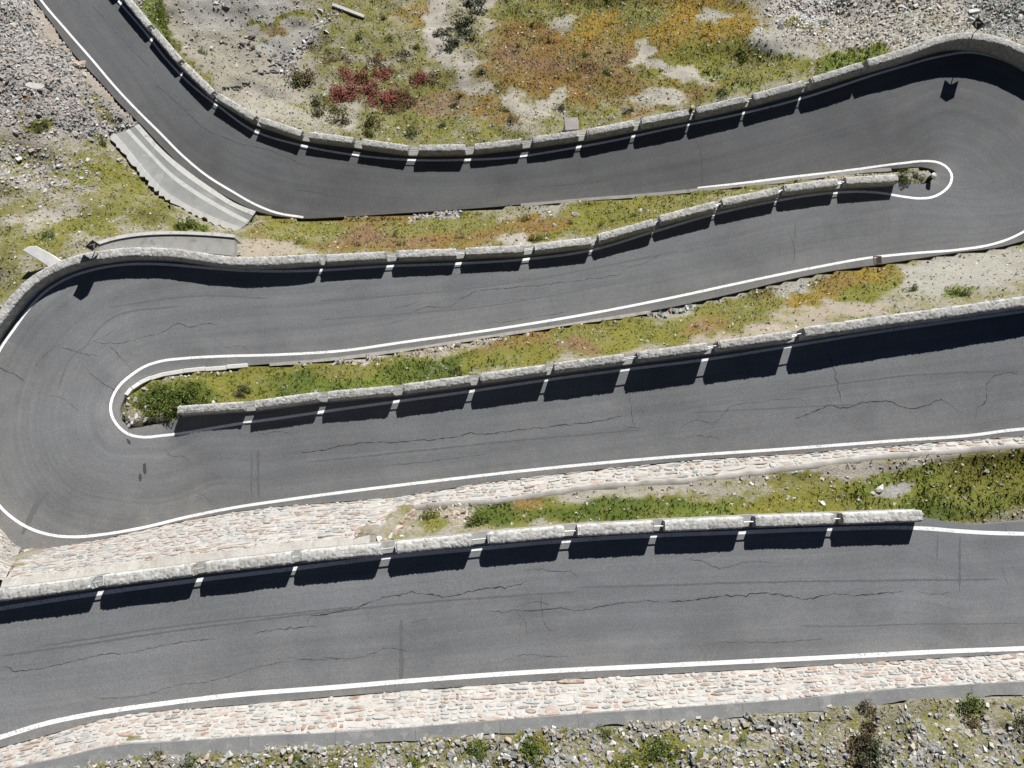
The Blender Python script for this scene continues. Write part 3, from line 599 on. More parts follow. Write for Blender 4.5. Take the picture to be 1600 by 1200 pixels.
topD = [(-200,985),(0,951),(156,927),(308,906.6),(456,889),(600,871),(744,857.5),(885,845),(1025,836.7),(1160.6,831.7),(1298,826.5),(1428,825),(1450,826),(1493,829.5),(1545,832.6),(1600,834),(1750,838)]
botD = [(-200,1212),(0,1152),(73,1130),(146.6,1115),(256.6,1099),(366.6,1086),(520,1074),(666.7,1061.7),(833,1050),(1040,1039.6),(1276.7,1028),(1493,1017),(1600,1013),(1750,1005)]
for pts, w, par in ((lineA, .16, road), (noseR, .158, road), (topA, .155, road), (topD, .19, roadD), (botD, .21, roadD)):
    o = strip_on_road('edge_line', pts, w, M['paint'], .006, par, wj=.02); o['kind'] = 'structure'
CR = [
 (1,[(0,1042),(9,1041.5),(22,1049.6),(47.6,1048),(91.6,1040),(165,1024.7),(220,1016.6),(286,1005),(337,999)]),(1,[(396,989),(440,985),(495,978)]),(1,[(480,976),(484,965),(513,958),(540,952)]),(0,[(146.6,1090),(190.6,1091.7),(227,1087),(264,1073),(330,1060.6),(403,1042),(451,1033)]),(0,[(449,1026),(473,1030.5),(540,1029)]),
 (2,[(490,962),(537.5,954),(591.7,937.5),(641.7,927),(679,928),(700,930),(721,925),(742,921),(791.7,916),(823,907.5)]),(1,[(821,891.7),(833,889.6),(875,891.7),(894,893.7),(904,903)]),(0,[(641.7,973),(670.8,966.7)]),(1,[(758,956),(800,952),(846,951),(875,948.7),(904,953),(941.7,948.7),(983,941),(1040,941)]),
 (2,[(1040,941),(1125,936),(1233,932),(1264,938),(1298,931),(1337,931),(1381,927),(1413,924)]),(0,[(1428,924),(1459,928),(1493,926)]),(0,[(1103,1007),(1172,1001),(1233,1001),(1290,998.6)]),(0,[(1060,878),(1077,874),(1099,877),(1123,886),(1168,878),(1212,879)]),(0,[(1565,884),(1574,910),(1580,926)]),(0,[(500,1027),(533,1029),(575,1023),(604,1012.5),(641.7,1017.5)]),(0,[(787.5,1032),(812.5,1025),(887.5,1025)]),(0,[(846,925),(846,951),(850,975),(868,990)]),(0,[(812,946),(835,941),(862,946)]),(0,[(808,958),(822,975),(822,995)]),
 (2,[(1239,656),(1269,645),(1296,631.7),(1316.5,636),(1347,630),(1370.5,626.6),(1394,627.6),(1407.6,636),(1448,634),(1468,626.6),(1485,631.7)]),(0,[(1485,631.7),(1505.5,647)]),(1,[(1290,545),(1303,576),(1311.4,609.7),(1316.5,635)]),(0,[(1060,672),(1080,658.7),(1121,657),(1141,635),(1175,630),(1229,623),(1256,626.6),(1262.5,632.7)]),(1,[(1522,653.6),(1529,638),(1541,626.6),(1542.6,599.6),(1551,589.5),(1600,584.5)]),
 (2,[(469,708),(506,706),(567.5,697.5),(642,692),(709,684),(733,678),(750,679),(804,672),(878,662.7),(932,658.7),(972.5,649.6)]),(1,[(984,611),(986,640),(990,666.5)]),(0,[(975,672),(990,666),(1002,670)]),(0,[(398,674),(415,679),(432,674),(459,678)]),(0,[(256.5,701),(270,712.7),(285,713),(300,726)]),(0,[(1060,686),(1085,682),(1130,687)]),(0,[(610,726),(690,718),(760,710)]),
 (1,[(642,488),(658.6,482),(709,476.4),(716,468.7),(736,458),(790,451),(837.5,446),(878,441),(918.5,435),(971,429)]),(0,[(594.5,508.5),(642,496.7)]),(0,[(615,481.5),(640,476),(658.6,469.7)]),(0,[(728,446),(736,457)]),(0,[(962,417),(1006,410.6),(1040,392)]),(0,[(756.5,507),(804,500),(888,486.6)]),(0,[(785,470),(805,468),(822,467)]),
 (1,[(148.5,535.5),(189,537),(219,530),(256.5,520),(280,507),(293.6,512),(317,507),(344,505)]),(1,[(169,539),(190,560),(206,577.7)]),(0,[(50.6,576),(84,542),(108,532)]),(1,[(94.5,542),(115,547),(152,556)]),(2,[(-10,572),(0,576),(23.6,584.5),(40.5,599.6)]),(1,[(138,581),(165,601),(189,615)]),(0,[(342.5,535.5),(354,544),(378,539),(391.5,552)]),(0,[(72.5,618),(94.5,620),(125,643.5)]),
 (0,[(118,0),(145,23.6)]),(1,[(142,7),(169,37),(202.5,74),(233,104.6)]),(1,[(244.7,133),(280,162),(324,202.5),(354,214),(398,229.5),(432,239.6),(479,260)]),(0,[(455.6,297),(500,302),(540,310.5)]),(0,[(906,250),(903,270)]),(0,[(1087,216),(1095,250),(1097,290)]),(0,[(1232,360),(1240,385),(1242,410)]),(0,[(840,292),(900,288),(950,282)]),(0,[(300,768),(320,774),(332,790)]),
]
for lv, pts in CR:
    par = roadD if pts[0][1] > 860 else road
    o = strip_on_road('crack', pts, (.015, .024, .034)[lv], M['crack'], .003, par, step=.16, wj=.5, jit=(.022, .026, .03)[lv], taper=True)
    if o: o['kind'] = 'structure'
def blob(name, x, y, rx, ry, ang, mat, par, lift=.002):
    n = 22; a = np.linspace(0, 2*math.pi, n, endpoint=False); r = 1+.25*rng.normal(0, .5, n)
    ca, sa = math.cos(ang), math.sin(ang); px_ = x+(np.cos(a)*rx*ca-np.sin(a)*ry*sa)*r; py_ = y+(np.cos(a)*rx*sa+np.sin(a)*ry*ca)*r
    V = [on_road(*q) for q in zip(px_, py_)]; c = on_road(x, y)
    V = np.array([c]+V); V[:, 2] += lift
    o = mk(name, V, [(0, i+1, (i+1) % n+1) for i in range(n)], mat, par)
    if o.data.polygons[0].normal.z < 0: o.data.flip_normals()
    o['kind'] = 'structure'; return o
M['streak'] = mat_simple('tyre_streak', (.103,.107,.113), (.112,.115,.119), .7, bumpd=0, fine=20)
M['streakA'] = mat_simple('tyre_streak_dark', (.072,.074,.079), (.080,.082,.087), .7, bumpd=0, fine=20)
for pts, w in (([(627,968),(627.5,1000),(627,1066)],.22),([(75,768),(52,800),(34,836)],.30),([(62,775),(45,805)],.14),([(403,700),(404,780)],.16),([(393,705),(393,776)],.10),([(1500,838),(1499,925)],.12),([(1465,835),(1464,880)],.08),([(1095,205),(1097,292)],.10),([(1243,345),(1240,412)],.12),
               ([(0,1025),(300,982),(620,945),(900,925)],.10),([(60,1010),(330,972),(560,948)],.08),([(900,918),(1200,911),(1560,905)],.09),([(1250,978),(1600,974)],.05),([(480,722),(760,694),(1000,672)],.09),([(1240,610),(1420,588),(1600,580)],.10),([(1080,645),(1340,632)],.07),
               ([(500,470),(700,455),(900,425),(1060,392)],.10),([(500,500),(760,478),(980,440)],.08),([(170,480),(300,463),(420,466)],.10),([(120,560),(170,500),(280,478)],.10),([(90,610),(110,560),(180,515)],.08)):
    o = strip_on_road('tyre_streak', pts, w, M['streak'] if pts[0][1] > 330 else M['streakA'], .0015, roadD if pts[0][1] > 830 else road, step=.14, wj=.22, taper=True, jit=.008)
    if o: o['kind'] = 'structure'
for a in ((201,690,5,2.2,.9),(226,732,3,9,-.05),(219,746,2.6,6,0)): blob('oil_stain', *a, M['stain'], road)

# ------------------------------------------------------------------ retaining walls with their stones
def stone_variant(k):
    r = np.random.default_rng(100+k); n = 9
    a = np.linspace(0, 2*math.pi, n, endpoint=False)+r.uniform(-.2, .2, n)
    p = 3.2                                                     # super-ellipse outline, then roughened
    c, s = np.cos(a), np.sin(a); rad = (np.abs(c)**p+np.abs(s)**p)**(-1/p)*.5*r.uniform(.82, 1.03, n)
    ox, oy = rad*c, rad*s
    z1 = r.uniform(.45, .8, n); z2 = r.uniform(.8, 1.1, n)
    V = [(x, y, -.6) for x, y in zip(ox, oy)]+[(x*.97, y*.97, z) for x, y, z in zip(ox, oy, z1)]+[(x*.74, y*.74, z) for x, y, z in zip(ox, oy, z2)]+[(0, 0, r.uniform(.95, 1.15))]
    F = []
    for i in range(n):
        j = (i+1) % n; F += [(i, j, n+j, n+i), (n+i, n+j, 2*n+j, 2*n+i), (2*n+i, 2*n+j, 3*n)]
    return np.array(V), F
SV = [stone_variant(k) for k in range(22)]
SME = []
for v, f in SV:
    me = bpy.data.meshes.new('stone'); me.from_pydata(v.tolist(), [], f); me.materials.append(M['stone']); SME.append(me)
STONEPAL = np.array([(.27,.268,.256),(.20,.208,.205),(.35,.345,.33),(.26,.208,.18),(.31,.312,.30),(.20,.135,.10),(.26,.27,.27),(.38,.355,.325),(.17,.178,.182),(.27,.195,.155),(.33,.327,.315),(.30,.24,.21)])
def mat_stone_mix():
    m, nt, b = newmat('wall_stone_small', .92, .2); pos = objpos(nt); fn = noise(nt, pos, 14, 7, .7)
    base = mixc(nt, 1.0, attr(nt, 'col'), gray(nt, ramp(nt, fn, .25, .75, .78, 1.22)), 'MULTIPLY')
    base = mixc(nt, ramp(nt, noise(nt, pos, 2.8, 8, .78), .44, .62, .0, .88), base, (.345, .330, .308))
    nt.links.new(base, b.inputs['Base Color']); bump(nt, b, fn, .03, .8); return m
M['stone_mix'] = mat_stone_mix()
def lerp_poly(P, d, q): return np.stack([np.interp(q, d, P[:, k]) for k in range(3)], -1)
def wall(name, label, B, T, row, lens, maxparts, cat='wall', cap=False):
    n = len(B); mid = (B+T)/2; d = np.r_[0, np.cumsum(np.linalg.norm(np.diff(mid, axis=0), axis=1))]; L = d[-1]
    hs = np.linalg.norm(T-B, axis=1); e = empty(name, B[n//2], label, cat)
    q = np.arange(0, L, .13); m = max(4, int(hs.max()/.16)); t = np.linspace(0, 1, m)
    b, tt = lerp_poly(B, d, q), lerp_poly(T, d, q); P = b[:, None]*(1-t)[None, :, None]+tt[:, None]*t[None, :, None]
    tang = np.gradient(P, axis=0); up = np.gradient(P, axis=1); nr = np.cross(tang, up); nr /= np.linalg.norm(nr, axis=2)[..., None]+1e-9
    nr *= np.sign(nr[..., 2:3]+1e-6)
    disp = (fbm(P[..., 0]*1.6+P[..., 2], P[..., 2]*2.1+P[..., 1], 5, 4)-.5)*.16
    P = P + nr*(disp-.02)[..., None]
    body = mk('mortar_face', P.reshape(-1, 3), grid_faces(len(q), m), M['mortar'], smooth=True); child(body, e)
    if sum(p.normal.z for p in body.data.polygons[:50]) < 0: body.data.flip_normals()
    if cap:
        A_ = lerp_poly(T, d, q); B2 = off_up(A_, .40, 0); A_ = A_ + 0; A_[:, 2] += .0
        A_[:, 2] += (fbm(q*1.1, q*0+3, 8, 3)-.5)*.10; B2[:, 2] += .05
        o = mk('wall_top', np.stack([P[:, -1], A_*.5+B2*.5+np.array([0, 0, .03]), B2-np.array([0, 0, .12])], 1).reshape(-1, 3), grid_faces(len(q), 3), M['mortar'], smooth=True); child(o, e)
        if sum(p.normal.z for p in o.data.polygons[:50]) < 0: o.data.flip_normals()
    st = []; y = .02; rr = 0
    while y < hs.max():
        rh = row*rng.uniform(.55, 1.45); s = -rng.uniform(0, .5)
        while s < L-.15:
            ln = float(np.clip(rng.lognormal(math.log(lens), .55), .12, 1.6)); big = rng.random() < .07
            h = rh*(1.55 if big else rng.uniform(.78, .98)); sc = s+ln/2; yc = y+rh/2+rng.normal(0, .02)
            if 0.05 < sc < L-.05 and yc+h*.4 < np.interp(sc, d, hs): st.append((sc, yc, ln*rng.uniform(.7, .98), h*rng.uniform(.72, 1.0), rng.normal(0, .09)))
            s += ln
        y += rh; rr += 1
    recs = []
    for sc, yc, ln, h, rot in st:
        i = min(max(np.searchsorted(d, sc)-1, 0), n-2); f = (sc-d[i])/(d[i+1]-d[i])
        b0 = B[i]*(1-f)+B[i+1]*f; t0 = T[i]*(1-f)+T[i+1]*f; uu = (t0-b0)/np.linalg.norm(t0-b0)
        tg = (B[i+1]-B[i])*(1-yc/hs[i])+(T[i+1]-T[i])*yc/hs[i]; tg /= np.linalg.norm(tg)
        nn = np.cross(tg, uu); nn /= np.linalg.norm(nn)
        if nn[2] < 0: nn = -nn
        uu = np.cross(nn, tg); ca, sa = math.cos(rot), math.sin(rot); tx = tg*ca+uu*sa; ux = -tg*sa+uu*ca
        c = b0+(t0-b0)*(yc/np.linalg.norm(t0-b0))
        c = c + nn*((fbm(np.array(c[0]*1.6+c[2]), np.array(c[2]*2.1+c[1]), 5, 4)-.5)*.16-.025)
        x0, y0 = proj(c); dep = c[1]*ST-(c[2]-CAMZ)*CT
        vis = -20 < x0 < 1620 and -20 < y0 < 1220
        fore = abs(np.dot(nn, (np.array([0, 0, CAMZ])-c)/np.linalg.norm(np.array([0, 0, CAMZ])-c)))
        recs.append((vis*ln*h*fore/dep**2, c, tx*ln, ux*h, nn*float(rng.uniform(.015, .075))))
    recs.sort(key=lambda r: -r[0])
    for k, (ar, c, a1, a2, a3) in enumerate(recs[:maxparts]):
        o = bpy.data.objects.new('stone', SME[k*7 % 22]); COL.objects.link(o); o.parent = e
        lc = c-np.array(e.location)
        o.matrix_basis = Matrix(((a1[0], a2[0], a3[0], lc[0]), (a1[1], a2[1], a3[1], lc[1]), (a1[2], a2[2], a3[2], lc[2]), (0, 0, 0, 1)))
    rest = recs[maxparts:]
    if rest:
        V = []; F = []; C = []; off = 0
        for k, (ar, c, a1, a2, a3) in enumerate(rest):
            v, f = SV[k % 22]; V.append(c+v[:, :1]*a1+v[:, 1:2]*a2+v[:, 2:]*a3); F += [tuple(i+off for i in q_) for q_ in f]; off += len(v)
            C.append(np.repeat(STONEPAL[rng.integers(len(STONEPAL))][None], len(v), 0))
        o = mk('small_stones', np.vstack(V), F, M['stone_mix'], cols=np.vstack(C)); child(o, e); o['kind'] = 'stuff'
    print(name, len(recs))
    return e
w1 = wall('retaining_wall', 'tall pale rubble stone wall carrying the upper road above the left hairpin', W1B, W1T, .27, .46, 300)
w2 = wall('retaining_wall', 'low crumbling stone wall below the grass bank with the white boulder', W2B, W2T, .24, .42, 200, cap=True)
w3 = wall('retaining_wall', 'long pale and orange stone wall capped with grey concrete under the rubble slope', W3B, W3T, .24, .38, 300)
w4 = wall('retaining_wall', 'short stone wall corner at the outside of the left hairpin', W4B, W4T, .36, .55, 60)
# mortar ledge on top of the tall wall
def prism_strip(name, A, B, h, mat, down=.35, parent=None, step=.5):
    """slab between two lines: top raised by h, sides reaching down"""
    n = len(A); a = A.copy(); b = B.copy(); a[:, 2] += h; b[:, 2] += h; a2 = A.copy(); b2 = B.copy(); a2[:, 2] -= down; b2[:, 2] -= down
    V = np.stack([a2, a, b, b2], 1).reshape(-1, 3); F = grid_faces(n, 4).tolist()
    F.append((0, 1, 2, 3)); F.append((4*n-1, 4*n-2, 4*n-3, 4*n-4))
    o = mk(name, V, F, mat)
    import bmesh
    bm = bmesh.new(); bm.from_mesh(o.data); bmesh.ops.recalc_face_normals(bm, faces=bm.faces); bm.to_mesh(o.data); bm.free()
    if parent is not None: child(o, parent)
    return o
xq = np.linspace(-14, 574, 90)
la, lb = D_outer(xq, .24, .06), D_outer(xq, .66, -.14)
la[:, 2] += (fbm(xq*.03, xq*0+2, 4, 3)-.5)*.08; lb[:, 2] += (fbm(xq*.06, xq*0+7, 6, 3)-.5)*.16; lb[:, 1] += (fbm(xq*.05, xq*0+9, 8, 3)-.5)*.25
prism_strip('mortar_ledge', la, lb, .03, M['mortar'], .4, w1)
# concrete coping slabs of the wall above the upper leg
ncs = 15; idx = np.linspace(0, len(W3T)-1, ncs+1).astype(int)
for k in range(ncs):
    T_ = W3T[idx[k]:idx[k+1]+1]; Q = polyres(T_, max(6, len(T_))); Q = Q*1.0
    g = np.linspace(.0015 if k else 0, .9985, len(Q)); Q = np.stack([np.interp(g, np.linspace(0, 1, len(Q)), Q[:, c]) for c in range(3)], -1)
    outer = off_up(Q, COPW+.0, .03); outer[:, 1] += (fbm(outer[:, 0]*.9, outer[:, 0]*0, 21, 4)-.5)*.34
    inner = off_up(Q, -.04, 0)
    prism_strip('coping_slab', inner, outer, .05+.004*(k % 3), M['concrete_grey'], .32, w3)
# broken concrete patch in the tall wall
def slab_px(name, px_, z, th, mat, parent=None, rough=.02, sub=True):
    P = bp(np.array([p[0] for p in px_], float), np.array([p[1] for p in px_], float), np.asarray(z, float)*np.ones(len(px_)))
    n = len(P); top = P.copy(); bot = P.copy(); top[:, 2] += th; bot[:, 2] -= .5; c = top.mean(0)
    inn = c+(top-c)*.9; inn[:, 2] += .015
    V = np.vstack([bot, top, inn, c[None]+[[0, 0, .015]]]); F = []
    for i in range(n):
        j = (i+1) % n; F += [(i, j, n+j, n+i), (n+i, n+j, 2*n+j, 2*n+i), (2*n+i, 2*n+j, 3*n)]
    o = mk(name, V, F, mat)
    import bmesh
    bm = bmesh.new(); bm.from_mesh(o.data); bmesh.ops.recalc_face_normals(bm, faces=bm.faces); bm.to_mesh(o.data); bm.free()
    if parent is not None: child(o, parent)
    return o
WBVH = BVHTree.FromPolygons(dense(W1B, W1T, 200, 30).reshape(-1, 3).tolist(), grid_faces(200, 30).tolist())
def on_wall1(x, y):
    h = WBVH.ray_cast(CAMV, ray(x, y)); return None if h[0] is None else np.array(h[0])
def wall_patch(pts, mat, th):
    P = [on_wall1(*p) for p in pts]
    if any(p is None for p in P): return
    P = np.array(P); c = P.mean(0); nn = np.cross(P[1]-P[0], P[len(P)//2]-P[0]); nn /= np.linalg.norm(nn); nn *= np.sign(nn[2])
    n = len(P); V = np.vstack([P-nn*.3, P+nn*th, (c+(P-c)*.85)+nn*(th+.02), c[None]+nn*(th+.02)]); F = []
    for i in range(n):
        j = (i+1) % n; F += [(i, j, n+j, n+i), (n+i, n+j, 2*n+j, 2*n+i), (2*n+i, 2*n+j, 3*n)]
    o = mk('concrete_patch', V, F, mat)
    import bmesh
    bm = bmesh.new(); bm.from_mesh(o.data); bmesh.ops.recalc_face_normals(bm, faces=bm.faces); bm.to_mesh(o.data); bm.free()
    child(o, w1)
wall_patch([(164,884),(160,876),(172,866),(186,868),(210,861),(240,858),(252,866),(246,874),(243,880),(215,884),(190,888)], M['concrete_white'], .14)
wall_patch([(243,868),(240,858),(252,852),(262,850),(266,857),(258,864),(256,875),(249,876)], M['concrete'], .26)

# ------------------------------------------------------------------ parapets
PARPAL = np.array([(.33,.33,.318),(.38,.376,.362),(.30,.307,.30),(.42,.416,.40),(.24,.245,.24),(.33,.31,.285),(.37,.375,.37),(.30,.28,.255),(.20,.205,.205),(.44,.44,.428)])
def parapet_mesh(C, h, w=.62, seed=0, shade=1.0):
    """rubble masonry beam with a rounded top following the base line C (n,3)"""
    d = np.r_[0, np.cumsum(np.linalg.norm(np.diff(C, axis=0), axis=1))]; L = d[-1]
    q = np.linspace(0, L, max(8, int(L/.058))); P = np.stack([np.interp(q, d, C[:, k]) for k in range(3)], -1)
    hh = np.interp(q, d, h) if np.ndim(h) else np.full(len(q), h)
    T = np.gradient(P, axis=0); nr = np.stack([-T[:, 1], T[:, 0]], -1); nr /= np.linalg.norm(nr, axis=1)[:, None]
    H = float(hh.mean()); r = .075
    prof = [(w/2, y) for y in np.linspace(-.35, H-r, max(7, int((H+.2)/.075)))] + [(w/2-r+r*math.cos(a), H-r+r*math.sin(a)) for a in (.5, 1.05)] + [(x, H+.025*(1-(x/(w/2))**2)) for x in np.linspace(w/2-r, -w/2+r, 8)] + [(-w/2+r-r*math.cos(a), H-r+r*math.sin(a)) for a in (1.05, .5)] + [(-w/2, y) for y in np.linspace(H-r, -.35, max(7, int((H+.2)/.075)))]
    prof = np.array(prof); m = len(prof); pl = np.r_[0, np.cumsum(np.hypot(*np.diff(prof, axis=0).T))]
    tp = np.gradient(prof, axis=0); pn = np.stack([tp[:, 1], -tp[:, 0]], -1); pn /= np.linalg.norm(pn, axis=1)[:, None]+1e-9
    S, U = np.meshgrid(q, pl, indexing='ij')
    f1, f2, idn = worley(S/.19+seed*13.7, U/.14+seed*5.1, seed)
    dome = np.clip((f2-f1)*2.2, 0, 1); dome = dome*dome*(3-2*dome)
    amp = (dome-.45)*.032*(.55+.9*hash2(np.floor(idn*977), np.floor(idn*313), 2)) + (fbm(S*9+seed, U*9, seed+3, 3)-.5)*.034
    pert = (fbm(S*.7+seed*3, U*0+1, seed, 3)-.5)*.05
    ox = prof[None, :, 0]+pn[None, :, 0]*amp; oy = prof[None, :, 1]*(hh/H)[:, None]+pn[None, :, 1]*amp + pert*(prof[None, :, 1] > 0)
    V = np.stack([P[:, None, 0]+nr[:, None, 0]*ox, P[:, None, 1]+nr[:, None, 1]*ox, P[:, None, 2]+oy], -1)
    tt = T/np.linalg.norm(T, axis=1)[:, None]
    V[0] += tt[0]*.03+0; V[-1] -= tt[-1]*.03
    n = len(q); F = grid_faces(n, m).tolist(); F.append(tuple(range(m))); F.append(tuple(range(n*m-1, (n-1)*m-1, -1)))
    col = PARPAL[(idn*len(PARPAL)).astype(int) % len(PARPAL)]
    mort = (1-dome)[..., None]*.55; col = col*(1-mort)+np.array((.40,.395,.38))*mort
    li = sstep(.58, .72, fbm(S*1.3+seed*2.2, U*1.9, seed+40, 4))[..., None]*.25; col = col*(1-li)+np.array((.20,.192,.16))*li   # lichen
    return V.reshape(-1, 3), F, (col*shade).reshape(-1, 3)
import bmesh
def fixn(o):
    bm = bmesh.new(); bm.from_mesh(o.data); bmesh.ops.recalc_face_normals(bm, faces=bm.faces); bm.to_mesh(o.data); bm.free(); return o
ORD = ['first','second','third','fourth','fifth','sixth','seventh','eighth','ninth','tenth','eleventh','twelfth','thirteenth','fourteenth','fifteenth','sixteenth','seventeenth','eighteenth']
seedc = [0]; FOOT = {'A': [], 'B': [], 'C': [], 'D': []}
def parapet(pts, zfun, h, label, cat='parapet', w=.62, group=None, name='parapet_block', shade=1.0):
    a = np.array([(p[0], p[1]) for p in pts], float); hs = np.array(h if np.ndim(h) else [h]*len(pts), float)
    z = np.array([zfun(p) for p in a]); C = bp(a[:, 0], a[:, 1], z+hs); C[:, 2] = z
    hq = hs
    if len(C) > 2:
        d = np.r_[0, np.cumsum(np.linalg.norm(np.diff(C, axis=0), axis=1))]; C2 = polyres(C, step=.3)
        hq = np.interp(np.linspace(0, d[-1], len(C2)), d, hs)
    else:
        C2 = np.stack([C[0]*(1-t)+C[1]*t for t in np.linspace(0, 1, 14)]); hq = np.linspace(hs[0], hs[1], 14)
    seedc[0] += 1; FOOT['A' if zfun is zL and a[0, 1] < 260 else 'C' if zfun is zL else 'B' if zfun is zR else 'D'].append(C2)
    e = empty(name, C2[len(C2)//2], label, cat, group)
    v, f, c = parapet_mesh(C2, hq, w, seedc[0], shade*(.94+.12*random.random()))
    o = fixn(mk('masonry', v, f, M['parapet'], cols=c, smooth=True)); child(o, e)
    # end stones: rough squared quoins closing both ends
    for s in (0, -1):
        p0 = C2[s]; tg = (C2[1]-C2[0]) if s == 0 else (C2[-2]-C2[-1]); tg = tg/np.linalg.norm(tg); nr_ = np.array([-tg[1], tg[0], 0]); nr_ /= np.linalg.norm(nr_)
        hh_ = hq[s]; vv = []; r_ = np.random.default_rng(seedc[0]*3+s)
        for iz, zz in enumerate((-.3, hh_*.5, hh_-.04, hh_+.02)):
            ww = (w/2-.015)*(1, 1, .97, .72)[iz]
            for sx in (-1, -.33, .33, 1):
                for sd in (-.045, .10): vv.append(p0+tg*(sd+(r_.normal(0, .012)))+nr_*(ww*sx+r_.normal(0, .008))+np.array([0, 0, zz+r_.normal(0, .01)]))
        ff = []
        def ix(a_, b_, c_): return a_*8+b_*2+c_
        for a_ in range(3):
            for b_ in range(3):
                ff.append((ix(a_, b_, 0), ix(a_, b_+1, 0), ix(a_+1, b_+1, 0), ix(a_+1, b_, 0))); ff.append((ix(a_, b_, 1), ix(a_, b_+1, 1), ix(a_+1, b_+1, 1), ix(a_+1, b_, 1)))
            ff.append((ix(a_, 0, 0), ix(a_+1, 0, 0), ix(a_+1, 0, 1), ix(a_, 0, 1))); ff.append((ix(a_, 3, 0), ix(a_+1, 3, 0), ix(a_+1, 3, 1), ix(a_, 3, 1)))
        for b_ in range(3): ff.append((ix(3, b_, 0), ix(3, b_+1, 0), ix(3, b_+1, 1), ix(3, b_, 1)))
        cc = np.repeat((PARPAL[r_.integers(len(PARPAL))]*shade)[None], len(vv), 0)
        q_ = fixn(mk('end_stone', vv, ff, M['parapet'], cols=cc)); child(q_, e)
    return C2, hq
def tube(A, B, r, n=8):
    A = Vector(A); B = Vector(B); ax = (B-A).normalized(); u = ax.orthogonal().normalized(); w_ = ax.cross(u)
    V = [tuple(p+(u*math.cos(2*math.pi*k/n)+w_*math.sin(2*math.pi*k/n))*r) for p in (A, B) for k in range(n)]
    F = [(k, (k+1) % n, n+(k+1) % n, n+k) for k in range(n)]+[tuple(range(n))[::-1], tuple(range(n, 2*n))]
    return V, F
def rails(C1, C2, h, label, group):
    """two galvanised bars bridging the gap between neighbouring blocks"""
    a, b = C1[-1], C2[0]; dv = (b-a)/np.linalg.norm(b-a)
    e = empty('guard_rail', (a+b)/2, label, 'rail', group)
    for z in (.26, h-.14):
        v, f = tube(a-dv*.12+np.array([0, 0, z]), b+dv*.12+np.array([0, 0, z]), .028)
        child(mk('bar', v, f, M['metal'], smooth=False), e)
def zedge(E):
    px_ = E['px']; 
    def f(p):
        best = None
        for i in range(len(px_)-1):
            a, b = px_[i], px_[i+1]; v = b-a; t = np.clip(np.dot(p-a, v)/np.dot(v, v), 0, 1); dd = np.hypot(*(a+v*t-p))
            if best is None or dd < best[0]: best = (dd, zt(E['t'][i]*(1-t)+E['t'][i+1]*t))
        return best[1]
    return f
zL, zR = zedge(EL), zedge(ER)
rowA = [((92,-121),(134,-73)),((141,-65),(182,-19)),((190,-10),(233,40)),((239,47.5),(281,95)),((285.5,101),(332,144.5)),((339.5,150),(398,184)),((406,187.5),(471,208.5)),((483,211),(552.5,219.5)),((565.5,222),(638,232)),((654,231.5),(727,230.5)),((742.5,229.5),(816,221.5)),((832,218.7),(905.5,209)),((916.5,207),(991.5,193)),((1002,189.5),(1078,175.5)),((1087.5,172.5),(1168,154.5)),((1176.5,151.5),(1257.5,130.5)),((1267,126),(1348.5,102))]
hA = [.66]*7+[.62,.64,.70,.62,.66,.70,.76,.80,.82,.88]
longA = [(1357,98),(1413,81.7),(1460,65),(1493,57),(1527,57),(1560,63),(1610,83),(1680,130),(1740,212)]; hlA = [.95,1.05,1.15,1.2,1.2,1.2,1.2,1.2,1.2]
rowB = [((509,404),(602,399)),((621.5,397.3),(711.6,394.4)),((729,393),(818,388.7)),((836.5,386.3),(922.5,376.5)),((937,371),(1021,348)),((1033,342),(1117,320)),((1130,316),(1215,298.5)),((1227,294.5),(1308,284.5)),((1323,282.5),(1402,278))]
longB = [(-46,585),(-20,525),(5,489),(27,461),(50.6,439),(77.6,422),(104.6,410.6),(135,402),(162,397.8),(196,394),(236,393.7),(270,395.4),(304,400),(337,405),(371,408),(405,408),(456,405.6),(497,403.3)]; hlB = [.73]*17+[.66]
rowC = [((279,641),(380,634)),((400,632),(496,619)),((513.5,618),(613,609)),((631.6,606.5),(733,593)),((751.4,590),(852.7,576)),((868,573.5),(974,559.5)),((998,556),(1104,542)),((1124,539),(1235.5,524))]
longC = [(1259,519),(1364,503.4),(1465,490),(1660,462),(1800,441)]; hlC = [1.04,.98,.92,.86,.86]
rowD = [((-160,953),(-6,931.5)),((2,930),(141,911.5)),((163,908),(299,891)),((320.7,887.5),(452.7,872.5)),((470,870),(592.5,859)),((618.7,856),(736,844.5)),((763.5,841.5),(880,831)),((904,829.5),(1021,823)),((1041,822),(1160.6,816.5)),((1182.7,815),(1302,811)),((1319,810.5),(1440,806))]
def zD(p): return dz(p[0])
# A
prev = None
nA = len(rowA)
for i, ((p, q), h) in enumerate(zip(rowA, hA)):
    g_ = 1.0 if i < 11 else 2.2; p, q = (p[0]+g_, p[1]), (q[0]-g_, q[1])
    C2, _h = parapet((p, q), zL, h, f'{ORD[nA-1-i]} stone parapet block along the lowest road leg counted from its long curved parapet', w=.55)
    if prev is not None: rails(prev, C2, h, 'galvanised bars across a parapet gap on the lowest road leg', 'rails in the lowest parapet row')
    prev = C2
Cc, _h = parapet(longA, zL, hlA, 'long tall curved stone parapet around the outside of the right hairpin', name='curved_parapet', w=.58)
rails(prev, Cc, .8, 'galvanised bars across a parapet gap on the lowest road leg', 'rails in the lowest parapet row')
